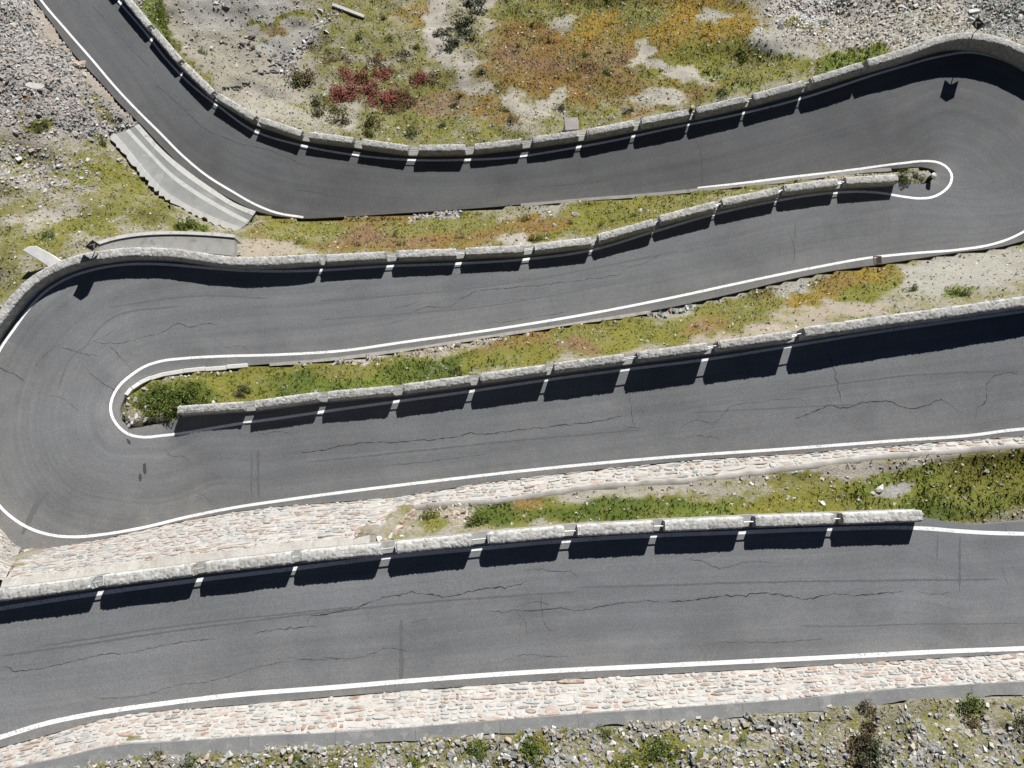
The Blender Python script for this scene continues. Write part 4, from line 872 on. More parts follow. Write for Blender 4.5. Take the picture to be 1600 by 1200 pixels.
# B
Cb, _h = parapet(longB, zR, hlB, 'long curved stone parapet around the outside of the left hairpin with the arrow sign', name='curved_parapet', w=.58)
prev = Cb
for i, (p, q) in enumerate(rowB):
    C2, _h = parapet((p, q), zR, H_B, f'{ORD[len(rowB)-1-i]} stone parapet block counted from the bollard on the narrow island tip', w=.54)
    rails(prev, C2, H_B, 'galvanised bars across a gap in the parapet row ending at the bollard', 'rails in the parapet row ending at the bollard'); prev = C2
# C
prev = None
HC = [.58,.68,.70,.74,.80,.86,.92,.98]
for i, (p, q) in enumerate(rowC):
    H_C = HC[i]
    C2, _h = parapet((p, q), zL, H_C, f'{ORD[i]} stone parapet block counted from the grassy kerbed tip of the island', w=.50)
    if prev is not None: rails(prev, C2, H_C, 'galvanised bars across a gap in the parapet row from the kerbed island', 'rails in the parapet row from the kerbed island')
    prev = C2
C2, _h = parapet(longC, zL, hlC, 'long straight stone parapet below the gravel bank on the middle leg', name='long_parapet', w=.56)
rails(prev, C2, H_C, 'galvanised bars across a gap in the parapet row from the kerbed island', 'rails in the parapet row from the kerbed island')
# D
prev = None
for i, (p, q) in enumerate(rowD):
    C2, _h = parapet((p, q), zD, H_D, f'{ORD[len(rowD)-1-i]} whitish parapet block on the uppermost leg counted from its grassy open end', w=.56, shade=1.14)
    if prev is not None: rails(prev, C2, H_D, 'galvanised bars across a gap in the uppermost whitish parapet row', 'rails in the uppermost parapet row')
    prev = C2
def footing(C, label, w=.64):
    P = np.vstack(C); d_ = np.r_[0, np.cumsum(np.linalg.norm(np.diff(P, axis=0), axis=1))]; P = np.stack([np.interp(np.arange(0, d_[-1], .5), d_, P[:, k]) for k in range(3)], -1); T = np.gradient(P, axis=0); nr = np.stack([-T[:, 1], T[:, 0], T[:, 2]*0], -1); nr /= np.linalg.norm(nr, axis=1)[:, None]
    o = prism_strip('parapet_footing', P-nr*w/2, P+nr*w/2, .085, M['concrete'], .5); tag(o, label, 'kerb'); return o
footing(FOOT['A'], 'concrete footing strip under the lowest parapet row')
footing(FOOT['B'], 'concrete footing strip under the parapet row ending at the bollard')
footing(FOOT['C'], 'concrete footing strip under the parapet row from the kerbed island')
footing(FOOT['D'], 'concrete footing strip under the whitish uppermost parapet row')

# ------------------------------------------------------------------ gutter, kerbs, concrete pieces
g = empty('drainage_gutter', GM[25], 'pale concrete drainage gutter curving beside the road bend', 'gutter')
prism_strip('channel_slab', GI, GM, .0, M['concrete_gutter'], .4, g)
def offset2(P, w):
    T = np.gradient(P, axis=0); n = np.stack([-T[:, 1], T[:, 0], T[:, 2]*0], -1); n /= np.linalg.norm(n, axis=1)[:, None]; return P+n*w
prism_strip('outer_slab', GM, GO-np.array([0, 0, .05]), .0, M['concrete_gutter'], .4, g)
prism_strip('rib', offset2(GM, .15), offset2(GM, -.15), .015, M['concrete_white'], .3, g)
g1 = GO+np.array([0, 0, .05]); g2 = offset2(GO, .42); 
if np.linalg.norm(g2[25]-GM[25]) < np.linalg.norm(GO[25]-GM[25]): g2 = offset2(GO, -.42)
g2[:, :2] += (rng.normal(0, .07, (50, 2))); g2 = g2+np.array([0, 0, .02])
prism_strip('outer_kerb', g1, g2, .06, M['concrete_white'], .6, g)
aE = edge_at(ER, np.linspace(1.42, 2.42, 50)); aE[:, 2] += .006
prism_strip('inner_band', GI, GI+(GM-GI)*.40, .014, M['concrete_white'], .3, g)
# kerb stones round the grassy island tip
kp = [(388,569),(355,571.5),(322,574),(288,577.5),(255,583),(236,589),(219,597),(206,606),(196.5,618),(190,632),(187.5,647),(193,660),(204,668)]
KW = np.array([on_road(x, y) if on_road(x, y) is not None else bp(x, y, zt(22)) for x, y in kp])
ke = empty('kerb', KW[6], 'pale kerb stones curving round the grassy island tip', 'kerb')
isl = bp(260, 622, zt(26))
for i in range(len(KW)-1):
    a, b = KW[i].copy(), KW[i+1].copy(); dv = b-a; L_ = np.linalg.norm(dv); dv /= L_; nn = np.array([-dv[1], dv[0], 0]); nn *= np.sign(np.dot(nn, isl-(a+b)/2))
    a = a+dv*.02; b = b-dv*(.02+(.06*rng.random() if i > 5 else 0)); jit = rng.normal(0, .015 if i < 6 else .045, 3)
    w_ = .24; h_ = .13
    prof = [(-.02, -.25), (-.02, h_-.03), (.015, h_), (w_-.02, h_), (w_, h_-.03), (w_, -.25)]
    V = [p+nn*(u+jit[0])+np.array([0, 0, v+jit[1]*.4]) for p in (a, b) for u, v in prof]
    F = [(k, (k+1) % 6, 6+(k+1) % 6, 6+k) for k in range(6)]+[tuple(range(6)), tuple(range(11, 5, -1))]
    o = fixn(mk('kerb_stone', V, F, M['concrete_white'] if i not in (8, 10) else M['concrete'])); child(o, ke)
# thin kerb along the lower leg and the one beside the open grass edge
def kerb_line(name, label, E, t0, t1, w, h, mat, inside=True, F_=None):
    t = np.linspace(t0, t1, 90); a = edge_at(E, t); b = edge_at(F_, t); u = a-b; u[:, 2] = 0; u /= np.linalg.norm(u, axis=1)[:, None]
    wob = .06*(fbm(a[:, 0]*.9, a[:, 1]*.9, 3, 4)-.5)[:, None]
    o = prism_strip(name, a-u*(.04+wob), a+u*(w+wob*2), h, mat, .3); tag(o, label, 'kerb'); return o
kerb_line('kerb_edge', 'thin weathered kerb edging the turf strip beside the lowest leg', ER, 4.4, 7.9, .20, .04, M['concrete'], F_=EL)
kerb_line('kerb_edge', 'crumbling mortar edging between the middle leg and the gravelly turf bank', EL, 16.2, 19.7, .16, .05, M['mortar'], F_=ER)
def slab(name, px_, z, label, cat, mat, down=1.0, th=.0):
    o = slab_px(name, px_, z, th, mat); tag(o, label, cat); return o
zz = np.array([zR(np.array(p, float)) for p in [(153,397),(216,393),(270,395),(366,407),(366,407),(300,400),(236,394),(190,394)]])
ce = empty('concrete_ledge', bp(260, 380, zz.mean()), 'stained concrete ledge behind the curved parapet of the left hairpin', 'ledge')
lp = [(153,384),(180,376),(216,370),(270,367.5),(320,369),(366,372.5),(366,400),(300,394),(236,388),(190,390),(158,395)]
lz = np.array([zR(np.array((p[0], 400.), float)) for p in lp])-.12
o = slab_px('slab', lp, lz, .0, M['concrete'], ce)
rimA = bp(np.array([150,180,216,270,320,367.]), np.array([384,375,369,366.5,368,371.5]), np.array([zR(np.array((x, 400.))) for x in (150,180,216,270,320,367)])-.1)
rimA = polyres(rimA, 40); rb = offset2(rimA, .2) if offset2(rimA, .2)[20, 1] > rimA[20, 1] else offset2(rimA, -.2)
prism_strip('rim', rimA, rb, .07, M['concrete_white'], 1.2, ce)
slab('concrete_buttress', [(35,391),(44,385),(56,384),(78,396),(96,408),(88,416),(78,418),(56,404)], zR(np.array((77.,422.)))-.25, 'broken concrete buttress slab behind the left end of the curved parapet', 'slab', M['concrete_white'])

def boxobj(name, c, size, rz, mat, parent=None, bev=.02):
    v, f = box_vf(0, 0, 0, *size); o = mk(name, v, f, mat)
    if bev:
        bm = bmesh.new(); bm.from_mesh(o.data); bmesh.ops.bevel(bm, geom=bm.edges[:], offset=bev, segments=2, affect='EDGES'); bm.to_mesh(o.data); bm.free()
    o.rotation_euler = (0, 0, rz); o.location = c
    if parent: child(o, parent)
    return fixn(o)
p, n_ = on_ground(893, 200)
zt_ = max(zL(np.array((893., 212.))), p[2]+.3)
pb = bp(893, 194, zt_+.35)
e = empty('concrete_plinth', (pb[0], pb[1], p[2]), 'square grey concrete plinth standing behind a parapet block on the turf', 'plinth')
boxobj('block', (pb[0], pb[1], zt_-.4), (.92, .86, 1.5), .08, M['mortar'], e); boxobj('cap', (pb[0], pb[1], zt_+.37), (1.0, .94, .1), .08, M['mortar'], e)
p1, _n = on_ground(520, 9); p2, _n = on_ground(570, 28); c = (p1+p2)/2; dv = p2-p1
o = boxobj('concrete_beam', (0, 0, 0), (np.linalg.norm(dv), .28, .22), 0, M['concrete_white']); o.location = c+np.array([0, 0, .12])
o.rotation_euler = Vector(dv).to_track_quat('X', 'Z').to_euler(); tag(o, 'white concrete beam lying across the stony channel', 'beam')
# drain grate
dp = on_road(1371, 406.5); e = empty('drain_grate', dp, 'small rusty iron drain grate at the road edge above the orange turf', 'drain')
for sx, sy, lx, ly in ((0, .25, .56, .06), (0, -.25, .56, .06), (.25, 0, .06, .44), (-.25, 0, .06, .44)): boxobj('frame_bar', dp+np.array([sx, sy, .012]), (lx, ly, .03), 0, M['iron'], e, 0)
for k in range(5): boxobj('grate_bar', dp+np.array([-.16+k*.08, 0, .012]), (.03, .44, .022), 0, M['iron'], e, 0)
boxobj('hollow_shade', dp+np.array([0, 0, .0015]), (.48, .48, .006), 0, M['black'], e, 0)  # flat black sheet painting the shade of the hollow beneath the bars
# bollard on the narrow island tip
def cyl(name, c, r, h, mat, parent, n=16, r2=None):
    r2 = r if r2 is None else r2
    V = [(math.cos(2*math.pi*k/n)*q, math.sin(2*math.pi*k/n)*q, z) for q, z in ((r, 0), (r2, h)) for k in range(n)]
    F = [(k, (k+1) % n, n+(k+1) % n, n+k) for k in range(n)]+[tuple(range(n))[::-1], tuple(range(n, 2*n))]
    o = mk(name, V, F, mat); o.location = c; child(o, parent); return o
bz = zt(11.5); bb = bp(1450, 281, bz); e = empty('bollard', bb, 'short black bollard with a white top on the narrow island tip', 'bollard')
cyl('post', bb, .16, .62, M['black'], e); cyl('band', bb+np.array([0, 0, .62]), .165, .14, M['white'], e); cyl('cap', bb+np.array([0, 0, .76]), .16, .03, M['metal'], e, r2=.10)
ip = [(1403,272),(1446,270),(1456,273),(1457,279),(1449,283),(1403,285)]
o = slab_px('island_soil', ip, bz, .07, M['concrete']); tag(o, 'narrow raised island tip holding soil and the bollard', 'island')
# yellow-capped marker post at a gap of the lowest row
mz = zL(np.array((1082., 174.5))); mp_ = bp(1081, 169, mz+.7); e = empty('marker_post', (mp_[0], mp_[1], mz), 'dark marker post with a yellow cap between parapet blocks of the lowest row', 'post')
cyl('post', np.array([mp_[0], mp_[1], mz-.1]), .13, .95, M['black'], e); cyl('cap', np.array([mp_[0], mp_[1], mz+.85]), .17, .10, M['yellow'], e, r2=.13)
rz_ = dz(142); rp = bp(143, 915, rz_+.5); e = empty('reflector', rp, 'small red and white reflector fixed in a gap of the uppermost parapet row', 'reflector')
boxobj('red_face', rp+np.array([0, 0, 0]), (.10, .10, .24), 0, M['red'], e, 0); boxobj('white_face', rp+np.array([0, 0, .17]), (.10, .10, .10), 0, M['white'], e, 0)
# hairpin arrow signs: two chevron plates in a V on one post
def arrow_sign(shadow_px, plate_px, label, rz):
    S = on_road(*shadow_px); best = None
    for h in np.arange(1.2, 2.6, .02):
        q = np.array([S[0]-SH[0]*h, S[1]-SH[1]*h, S[2]+h]); u = proj(q); dd = math.hypot(u[0]-plate_px[0], u[1]-plate_px[1])
        if best is None or dd < best[0]: best = (dd, h, q)
    dd, h, q = best; print('sign', label[:20], dd, h)
    base = np.array([q[0], q[1], S[2]]); e = empty('arrow_sign', base, label, 'sign'); e.rotation_euler = (0, 0, rz)
    def add(name, v, f, mat): o = mk(name, v, f, mat, e); return fixn(o)
    v, f = tube((0, .03, -.3), (0, .03, h+.34), .035); add('post', v, f, M['metal'])
    for s in (-1, 1):
        Rm = Matrix.Rotation(s*math.radians(38), 3, 'Z'); W, Hh = .56, .72
        def tr(pts): return [tuple(Rm @ Vector(pp)+Vector((0, 0, h))) for pp in pts]
        v, f = box_vf(s*W/2+s*.01, 0, 0, W, .03, Hh); plate = add('plate', tr(v), f, M['black'])
        v, f = box_vf(s*W/2+s*.01, .022, 0, W*.96, .008, Hh*.96); o = add('plate_back', tr(v), f, M['teal']); o.parent = plate
        cx = s*W/2; t_ = .13
        ch = [(cx-s*.14, -.24), (cx+s*.08, 0), (cx-s*.14, .24), (cx-s*.14+s*t_, .24), (cx+s*.08+s*t_, 0), (cx-s*.14+s*t_, -.24)]
        V = [(x, -.0165, z) for x, z in ch]+[(x, -.021, z) for x, z in ch]; F = [(0, 1, 4, 5), (1, 2, 3, 4), (6, 7, 10, 11), (7, 8, 9, 10)]+[(i, (i+1) % 6, 6+(i+1) % 6, 6+i) for i in range(6)]
        o = add('chevron', tr(V), F, M['white']); o.parent = plate
arrow_sign((133, 456), (147, 389), 'black and white chevron sign above the curved parapet of the left hairpin', .15)
arrow_sign((1482, 146), (1532, 42), 'black and white chevron sign above the tall parapet of the right hairpin', -.25)

# ------------------------------------------------------------------ rocks lying about
def rock_mesh(seed, mat, flat=.6):
    bm = bmesh.new(); bmesh.ops.create_icosphere(bm, subdivisions=2, radius=1.0); r = np.random.default_rng(seed)
    pl = [(Vector(r.normal(0, 1, 3)).normalized(), r.uniform(.30, .72)) for k in range(12)]
    for v in bm.verts:
        for n, d in pl:
            k = v.co.dot(n)
            if k > d: v.co -= n*(k-d)
        v.co *= 1+r.normal(0, .02); v.co.z *= flat
    me = bpy.data.meshes.new('rock'); bm.to_mesh(me); bm.free(); me.materials.append(mat); return me
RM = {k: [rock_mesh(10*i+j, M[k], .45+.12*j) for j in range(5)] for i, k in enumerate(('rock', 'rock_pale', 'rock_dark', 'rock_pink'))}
def rock(x, y, s, kind, label, group=None, asp=1.3, rz=None, name='rock'):
    p, n = on_ground(x, y)
    if on_road(x, y) is not None and on_road(x, y)[2] > p[2]: return
    o = bpy.data.objects.new(name, RM[kind][random.randrange(5)]); COL.objects.link(o)
    o.location = p+np.array([0, 0, s*.12]); o.rotation_euler = (random.uniform(-.3, .3), random.uniform(-.3, .3), random.uniform(0, 6.28) if rz is None else rz)
    o.scale = (s*asp/2, s/2, s/2*random.uniform(.8, 1.1)); tag(o, label, 'rock', group); return o
rock(1375, 763, .62, 'rock_pale', 'large white boulder on the grass bank beside the uppermost row', name='boulder')
rock(1541, 736, .34, 'rock', 'small grey stone in the thick grass bank', name='boulder')
rock(1284, 786, .32, 'rock_pale', 'small pale stone in the grass behind the parapet below the white boulder', name='boulder')
rock(645, 803, .62, 'rock_pink', 'round brown boulder at the broken end of the tall wall', name='boulder')
rock(640, 812, .5, 'rock_pink', 'reddish broken block beside the round brown boulder', name='boulder')
for x, y, q in ((592,842,.4),(600,846,.5),(610,838,.35),(618,832,.45),(624,824,.4),(630,818,.5),(636,808,.45),(628,838,.3),(606,852,.3),(640,826,.3),(584,850,.35),(648,812,.3)):
    rock(x, y, q, ('rock_pink', 'rock_pale', 'rock')[int(x) % 3], 'broken masonry stone at the crumbled end of the tall wall', 'stones at the crumbled wall end', 1.4, name='rubble_stone')
rock(668, 806, .3, 'rock', 'grey stone beside the moss tuft at the tall wall end', name='boulder')
rock(1078, 746, .42, 'rock_pink', 'flat tan stone lying on top of the low crumbling wall', name='boulder', asp=1.6)
rock(126, 101, .95, 'rock_pink', 'large pinkish rock slab at the road edge below the scree', name='boulder', asp=1.5)
rock(130, 104, .6, 'rock_pink', 'smaller pinkish rock under the large pink slab', name='boulder')
rock(58, 136, .75, 'rock_pale', 'long white stone in the grey scree', name='boulder', asp=2.2, rz=.05)
rock(62, 68, .7, 'rock_pink', 'pinkish stone high in the grey scree', name='boulder', asp=1.5)
rock(80, 124, .5, 'rock_pink', 'small brownish stone low in the grey scree', name='boulder', asp=1.4)
rock(143, 162, .6, 'rock', 'grey stone block in the scree near the gutter', name='boulder')
rock(1000, 331, .45, 'rock_pale', 'pale stone in the turf strip near two green herbs', name='boulder', asp=1.6)
rock(901, 335, .5, 'rock_pale', 'white stone lying in the rusty turf strip', name='boulder', asp=1.8)
rock(868, 352, .4, 'rock', 'grey stone in the rusty turf strip', name='boulder')
for x, y, s in ((345,60,.5),(360,68,.6),(374,76,.9),(392,80,.9),(406,82,.7),(426,90,.9),(436,97,.8),(390,62,.9),(398,58,.9),(352,14,.9),(338,10,.5),(362,28,.6)):  # dark rock colour stands in for the shade in the outcrop crevices
    for q in range(3): rock(x+random.uniform(-6, 6), y+random.uniform(-6, 6), s*random.uniform(.3, .75), ('rock_dark', 'rock')[q == 2], 'dark jagged rock standing in for shaded crevices of the outcrop among the silt', 'dark rocks for shaded outcrop crevices', 1.4, name='crevice_shade_rock')
for x, y, s, rz in ((408,114,2.2,.05),(434,99,1.3,.35),(362,138,1.2,-.2),(380,134,1.1,.4),(420,113,1.2,.1)):  # rows of dark rocks: shade of the ledge crevices put into colour
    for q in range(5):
        k = (q/4-.5)*s*18; rock(x+k*math.cos(rz), y-k*math.sin(rz)+random.uniform(-2, 2), random.uniform(.22, .42), 'rock_dark', 'low dark rock standing in for the shaded ledge crevices across the silt', 'dark rocks for shaded ledge crevices', 1.9, rz+random.uniform(-.4, .4), name='ledge_shade_rock')
for x, y, s in ((333,78,.6),(370,104,.4),(510,50,.5),(480,60,.4),(495,26,.5),(535,75,.35),(475,65,.4),(460,80,.4),(500,18,.6),(340,5,.4),(300,62,.4),(290,75,.45)):
    rock(x, y, s, 'rock_pale', 'pale stone scattered over the silt beside the stony channel', 'pale stones on the silt', 1.4)
for k in range(16):
    x, y = random.uniform(200, 232), random.uniform(606, 662)
    if x-200 < (y-606)*-.2: continue
    rock(x, y, random.uniform(.2, .42), 'rock_pale' if k % 3 else 'rock', 'broken pale rubble inside the kerb of the island tip', 'rubble inside the kerbed island tip', 1.4, name='rubble_stone')
for k in range(14):
    t = k/13; rock(240+t*130, 588-t*11+random.uniform(0, 5), random.uniform(.15, .3), 'rock_pale' if k % 2 else 'rock', 'small rubble stone behind the straight kerb of the island', 'rubble behind the straight kerb', 1.4, name='rubble_stone')
for k in range(24):
    x = random.uniform(520, 830); y = np.interp(x, [500, 635, 770, 905], [562, 547, 526, 506])+random.uniform(1, 10)
    rock(x, y, random.uniform(.14, .34), 'rock_pale' if k % 3 else 'rock_pink', 'stone lying along the turf edge of the middle leg', 'stones along the turf edge', 1.5)
for k in range(46):
    x = random.uniform(1200, 1600); y = random.uniform(2, 50 if x < 1450 else 46)
    rock(x, y, random.uniform(.25, .75), ('rock_pale', 'rock_pale', 'rock', 'rock_pale')[k % 4], 'whitish angular stone in the pale debris above the right hairpin', 'stones in the pale debris', 1.5)
for k in range(44):
    x = random.uniform(0, 200); y = random.uniform(0, 255)
    if y < (x-60)*1.05: continue
    rock(x, y, random.uniform(.3, .6), ('rock', 'rock_pale', 'rock', 'rock_pink', 'rock_dark')[k % 5], 'loose angular stone in the grey scree left of the road', 'stones in the grey scree', 1.4)
for k in range(60):
    x = random.uniform(20, 1590); y = np.interp(x, [0, 330, 667, 1060, 1600], [1215, 1178, 1160, 1130, 1092])+random.uniform(4, 60)
    if y > 1205: continue
    rock(x, y, random.uniform(.14, .36), ('rock', 'rock_pale', 'rock_dark', 'rock_pink', 'rock')[k % 5], 'loose stone on the rubble slope above the capped wall', 'stones on the rubble slope', 1.4)

# ------------------------------------------------------------------ shrubs and herbs
def foliage(seed, n, leaf, pal, flat=.7, hollow=.35):
    r = np.random.default_rng(seed); V = np.empty((n, 4, 3)); C = np.empty((n, 4, 3)); pal = np.array(pal)
    ncl = 9; cc = r.normal(0, .42, (ncl, 3)); cc[:, 2] = np.abs(cc[:, 2])*.7+.1
    k = r.integers(ncl, size=n); d = r.normal(0, 1, (n, 3)); d /= np.linalg.norm(d, axis=1)[:, None]
    P = cc[k]+d*(r.uniform(hollow, 1, n)**.5)[:, None]*.42; P[:, 2] = np.abs(P[:, 2])*flat
    u = r.normal(0, 1, (n, 3)); u /= np.linalg.norm(u, axis=1)[:, None]; w = np.cross(u, r.normal(0, 1, (n, 3))); w /= np.linalg.norm(w, axis=1)[:, None]
    L_ = leaf*r.uniform(.6, 1.4, n)[:, None]; V[:, 0] = P-u*L_; V[:, 1] = P+w*L_*.45; V[:, 2] = P+u*L_; V[:, 3] = P-w*L_*.45
    C[:] = (pal[r.integers(len(pal), size=n)]*r.uniform(.75, 1.25, n)[:, None])[:, None, :]
    return V.reshape(-1, 3), np.arange(4*n).reshape(-1, 4), C.reshape(-1, 3)
def stems(seed, n=7, mat=None):
    r = np.random.default_rng(seed); V = []; F = []
    for k in range(n):
        a = r.uniform(0, 6.28); rr = r.uniform(.2, .6); v, f = tube((rr*.1*math.cos(a), rr*.1*math.sin(a), -.12), (rr*math.cos(a), rr*math.sin(a), r.uniform(.25, .5)), .018, 5); F += [tuple(i+len(V) for i in q) for q in f]; V += v
    return V, F
M['leaf'] = mat_col('leaf', .75, 12, .8, 1.2); M['stem'] = mat_simple('stem_bark', (.07,.05,.035), (.11,.08,.05), 9, bumpd=0)
PALS = {'dark': [(.040,.058,.024),(.052,.070,.030),(.070,.080,.040),(.032,.045,.022)], 'red': [(.235,.062,.055),(.26,.072,.062),(.21,.068,.048),(.18,.085,.045),(.25,.070,.068)],
        'mixed': [(.15,.055,.035),(.12,.09,.035),(.10,.11,.035),(.17,.06,.04)], 'green': [(.085,.125,.022),(.11,.15,.03),(.065,.095,.018),(.12,.14,.035)], 'olive': [(.13,.125,.04),(.11,.115,.035),(.15,.13,.05)], 'brown': [(.12,.075,.05),(.10,.07,.045),(.075,.085,.03),(.13,.085,.06)]}
PROTO = {}
for kind in PALS:
    for q in range(3):
        v, f, c = foliage(hash(kind) % 1 + q*31+len(kind)*7, 560, .085, PALS[kind]); fo = mk('foliage', v, f, M['leaf'], cols=c); sv, sf = stems(q+3); so = mk('stem', sv, sf, M['stem'])
        PROTO[kind, q] = (fo.data, so.data); bpy.data.objects.remove(fo); bpy.data.objects.remove(so)
def shrub(x, y, r, kind, label, group=None, name='shrub', flat=1.0):
    p, n = on_ground(x, y)
    if on_road(x, y) is not None and on_road(x, y)[2] > p[2]-.05: return
    e = empty(name, p-np.array([0, 0, .02]), label, 'shrub' if name == 'shrub' else 'plant', group); e.rotation_euler = (0, 0, random.uniform(0, 6.28)); e.scale = (r, r*random.uniform(.8, 1.15), r*flat*random.uniform(.8, 1.1))
    for nm, me in zip(('foliage', 'stem'), PROTO[kind, random.randrange(3)]):
        o = bpy.data.objects.new(nm, me); COL.objects.link(o); o.parent = e
for x, y, r in ((737,8,.9),(744,20,1.0),(728,34,1.0),(716,44,.9),(727,50,.9),(687,56,.65),(700,54,.7),(738,62,.75),(713,70,.9),(698,79,.8),(752,4,.7)):
    shrub(x, y, r, 'dark', 'dark green bush in the clump beside the pale gully', 'dark bushes by the pale gully')
for x, y, r, k in ((540,118,.8,'red'),(562,122,.95,'red'),(552,142,1.0,'red'),(530,146,.9,'red'),(576,150,.9,'red'),(592,118,.95,'red'),(604,114,.8,'red'),(521,156,.9,'red'),(606,152,.95,'red'),(625,158,.9,'red'),(637,166,.9,'mixed'),(598,164,.9,'red'),(583,136,.8,'red'),(565,132,.8,'mixed'),(538,92,.7,'mixed'),(583,97,.8,'mixed'),(660,122,.75,'red'),(650,125,.7,'mixed'),(673,124,.7,'mixed'),(617,172,.9,'mixed'),(630,150,.7,'mixed'),(545,160,.8,'red'),(517,96,.5,'mixed')):
    shrub(x, y, r*1.05, k, 'red autumn shrub in the crimson patch on the valley slope', 'red autumn shrubs', flat=.6)
shrub(460, 128, .9, 'olive', 'olive green shrub beside the lone russet shrub on silt'); shrub(478, 124, .95, 'mixed', 'lone russet shrub on silt apart from the crimson patch')
for x, y, r in ((533,188,.9),(522,172,.8),(496,163,.8),(500,178,.7),(578,196,.8),(588,190,.8),(577,210,.7)): shrub(x, y, r, 'olive', 'olive shrub below the crimson patch of shrubs', 'olive shrubs below the crimson patch')
shrub(645, 212, .75, 'green', 'green bush right behind a parapet block below the crimson shrubs')
for x, y in ((857,67),(914,86),(810,73),(633,84),(709,164),(790,174),(874,170),(776,135),(952,83),(1159,91),(1233,120),(1099,57),(950,113),(977,178),(987,172),(1134,148),(1126,146),(830,40),(720,150),(755,112),(690,195),(800,190),(560,60),(610,60),(650,75),(600,30)):
    shrub(x, y, random.uniform(.28, .5), 'green' if (x*7+y) % 3 else 'dark', 'small green herb dotted on the valley turf below the lowest leg', 'herbs on the valley turf', 'herb')
for x, y in ((616,370),(628,382),(469,381),(822,344),(891,349),(940,351),(957,345),(991,337),(830,376),(844,375),(560,384),(720,372)):
    shrub(x, y, random.uniform(.25, .45), 'green' if (x+y) % 3 else 'dark', 'small green herb in the turf strip between the two lower legs', 'herbs in the turf strip', 'herb')
for x, y in ((1490,459),(1500,462),(1512,461),(1426,454)): shrub(x, y, .45, 'green', 'bright green herb on the pale gravel bank above the long parapet', 'herbs on the gravel bank', 'herb')
for x, y in ((78,369),(241,295),(317,84),(160,224),(66,193),(58,197)): shrub(x, y, .42, 'green', 'green herb on the slope left of the lowest leg', 'herbs left of the lowest leg', 'herb')
for x, y in ((284,357),(296,354),(308,357)): shrub(x, y, .7, 'green', 'vivid green low bush below the gutter end', 'bushes below the gutter')
for x, y in ((1410,278),(1432,278)): shrub(x, y, .55, 'green', 'small green bush on the narrow island tip by the bollard', 'bushes on the island tip')
for x, y, r in ((240,620,.65),(255,612,.65),(262,630,.75),(276,616,.7),(245,638,.6),(285,628,.7),(272,640,.6),(232,630,.5),(296,614,.6)): shrub(x, y, r, 'green', 'bushy green growth filling the kerbed island tip', 'bushes in the kerbed island tip')
for x, y in ((383,612),(378,618)): shrub(x, y, .5, 'dark', 'darker bush in the grass of the kerbed island', 'dark bushes in the island grass')
shrub(712, 580, .35, 'olive', 'pale dry herb right behind the fourth block from the kerbed island', None, 'herb')
for x, y, r in ((748,815,.6),(738,820,.5),(757,812,.55)): shrub(x, y, r, 'green', 'rounded green bush where the grass bank meets the uppermost parapet row', 'bushes at the grass bank end')
shrub(672, 808, .55, 'olive', 'mossy olive tuft beside the broken end of the tall wall')
for x, y, r, k in ((1354,1110,.45,'brown'),(1358,1135,.5,'brown'),(1346,1160,.65,'brown'),(1362,1172,.65,'dark'),(1340,1185,.6,'brown'),(1356,1192,.6,'dark')): shrub(x, y, r, k, 'brownish straggly shrub in the tall clump on the rubble slope', 'brown shrubs on the rubble slope', flat=1.3)
shrub(1514, 1104, .7, 'green', 'green yellow shrub growing over the concrete cap of the wall', flat=1.2); shrub(1518, 1130, .5, 'brown', 'dry brown shrub below the shrub on the concrete cap')
shrub(1423, 1140, .35, 'dark', 'small dark green bush alone on the rubble slope'); shrub(1597, 1128, .45, 'dark', 'dark bush on the rubble slope near the wall cap end')
for x, y, r in ((832,1172,.6),(842,1180,.6),(738,1178,.5),(748,1170,.45),(1030,1168,.6),(1042,1182,.6),(1018,1188,.5),(978,1192,.5),(650,1192,.4),(945,1145,.35),(1160,1160,.35),(1230,1165,.4),(470,1190,.4),(300,1188,.45),(245,1178,.35)): shrub(x, y, r, 'olive' if (x+y) % 2 else 'green', 'low green tussock among the stones of the rubble slope', 'tussocks on the rubble slope', 'tussock', .8)

# ------------------------------------------------------------------ pebbles and grass, too many to count
def sample(n, seed):
    r = np.random.default_rng(seed); x = r.uniform(-50, 50, n); y = r.uniform(-15, 58, n); z = zground(x, y)
    px_, py_ = proj(np.stack([x, y, z], -1)); m = (px_ > -70) & (px_ < 1670) & (py_ > -60) & (py_ < 1260) & ~inhard(x, y)
    return x[m], y[m], z[m], px_[m], py_[m], r
x, y, z, px_, py_, r = sample(340000, 5)
veg, dens, soil, stony = paint(px_, py_, x, y)
k = r.random(len(x)) < (stony**1.5*(1-.8*np.clip(dens, 0, 1))*1.05+.04); x, y, z, soil, stony, px_, py_ = [a[k] for a in (x, y, z, soil, stony, px_, py_)]
n = len(x); print('pebbles', n)
s = np.clip(r.lognormal(math.log(.055), .5, n), .02, .105)*np.where(stony > .75, 1.25, .85)
tint = np.array([(1,1,1),(1.25,1.25,1.22),(.74,.74,.75),(1.12,.98,.88),(.85,.87,.9),(1.5,1.5,1.46),(1.15,.95,.82),(.75,.74,.72)])[r.integers(8, size=n)]
pc = (soil*tint*r.uniform(.8, 1.25, n)[:, None]*1.2).clip(0, .6)
octv = np.array([(1,0,0),(-1,0,0),(0,1,0),(0,-1,0),(0,0,1),(0,0,-1)], float); octf = np.array([(0,2,4),(2,1,4),(1,3,4),(3,0,4),(2,0,5),(1,2,5),(3,1,5),(0,3,5)])
cubv = np.array([(a, b, c) for a in (-1, 1) for b in (-1, 1) for c in (-1, 1)], float)*.72; cubf = np.array([(0,1,3,2),(4,6,7,5),(0,4,5,1),(2,3,7,6),(0,2,6,4),(1,5,7,3)])
big = s > .055
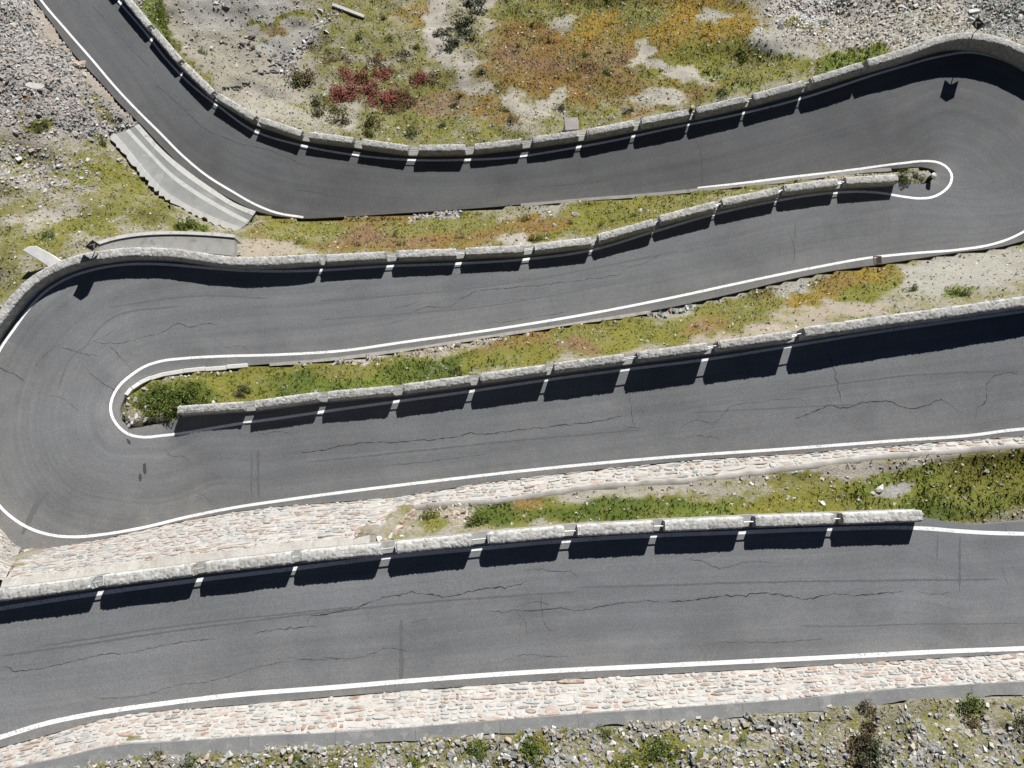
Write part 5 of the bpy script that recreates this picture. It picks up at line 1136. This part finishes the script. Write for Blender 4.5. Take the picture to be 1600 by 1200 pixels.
for sel, bv, bf, what in ((~big, octv, octf, 'fine loose gravel strewn over the slopes'), (big, cubv, cubf, 'coarse angular stone chips strewn over the slopes')):
    m_ = int(sel.sum()); k_ = len(bv); ss = s[sel]
    V = bv[None]*ss[:, None, None]*np.stack([r.uniform(.9, 1.5, m_), r.uniform(.7, 1.05, m_), r.uniform(.45, .8, m_)], -1)[:, None] + r.normal(0, .22, (m_, k_, 3))*ss[:, None, None]
    a = r.uniform(0, 6.28, m_)[:, None]; b = r.normal(0, .45, m_)[:, None]; ca, sa, cb, sb = np.cos(a), np.sin(a), np.cos(b), np.sin(b)
    vx, vz = V[..., 0]*cb-V[..., 2]*sb, V[..., 0]*sb+V[..., 2]*cb
    V = np.stack([vx*ca-V[..., 1]*sa, vx*sa+V[..., 1]*ca, vz], -1)+np.stack([x[sel], y[sel], z[sel]+ss*.2], -1)[:, None]
    o = mk('gravel', V.reshape(-1, 3), (bf[None]+k_*np.arange(m_)[:, None, None]).reshape(-1, bf.shape[1]), M['pebble'], cols=np.repeat(pc[sel][:, None], k_, 1).reshape(-1, 3)); tag(o, what, 'gravel', kind='stuff'); print('pebbles', m_)
x, y, z, px_, py_, r = sample(420000, 11)
veg, dens, soil, stony = paint(px_, py_, x, y)
cl = fbm(x*1.4, y*1.4, 91, 4); k = r.random(len(x)) < np.clip(dens+.7*(cl-.5), 0, 1)**2*.75
x, y, z, veg, dens = [a[k] for a in (x, y, z, veg, dens)]; n = len(x); print('tufts', n)
nb = 3; hgt = r.uniform(.05, .15, n)*np.where(veg[:, 1] > veg[:, 0]*1.02, 1.5, .8)*(.7+.6*fbm(x*.8, y*.8, 14, 3))
V = np.empty((n, nb, 3, 3)); 
for b_ in range(nb):
    a = r.uniform(0, 6.28, n); rr = r.uniform(0, .09, n); bx, by = x+rr*np.cos(a), y+rr*np.sin(a); w_ = r.uniform(.018, .045, n); q = r.uniform(0, 6.28, n); ln = hgt*r.uniform(.3, 1.0, n)
    V[:, b_, 0] = np.stack([bx-w_*np.sin(q), by+w_*np.cos(q), z-.02], -1); V[:, b_, 1] = np.stack([bx+w_*np.sin(q), by-w_*np.cos(q), z-.02], -1); V[:, b_, 2] = np.stack([bx+ln*np.cos(q+.4), by+ln*np.sin(q+.4), z+hgt], -1)
var = np.array([(1,1,1),(1.3,1.22,1.1),(.7,.8,.7),(1.15,1.2,.9),(1.35,1.1,.9),(.85,.9,.8)])[r.integers(6, size=n)]
C = np.repeat((veg*var*r.uniform(.75, 1.3, n)[:, None])[:, None], nb*3, 1)
o = mk('grass', V.reshape(-1, 3), np.arange(n*nb*3).reshape(-1, 3), M['tuft'], cols=C.reshape(-1, 3)); tag(o, 'short alpine grass and moss over the banks and slopes', 'grass', kind='stuff')
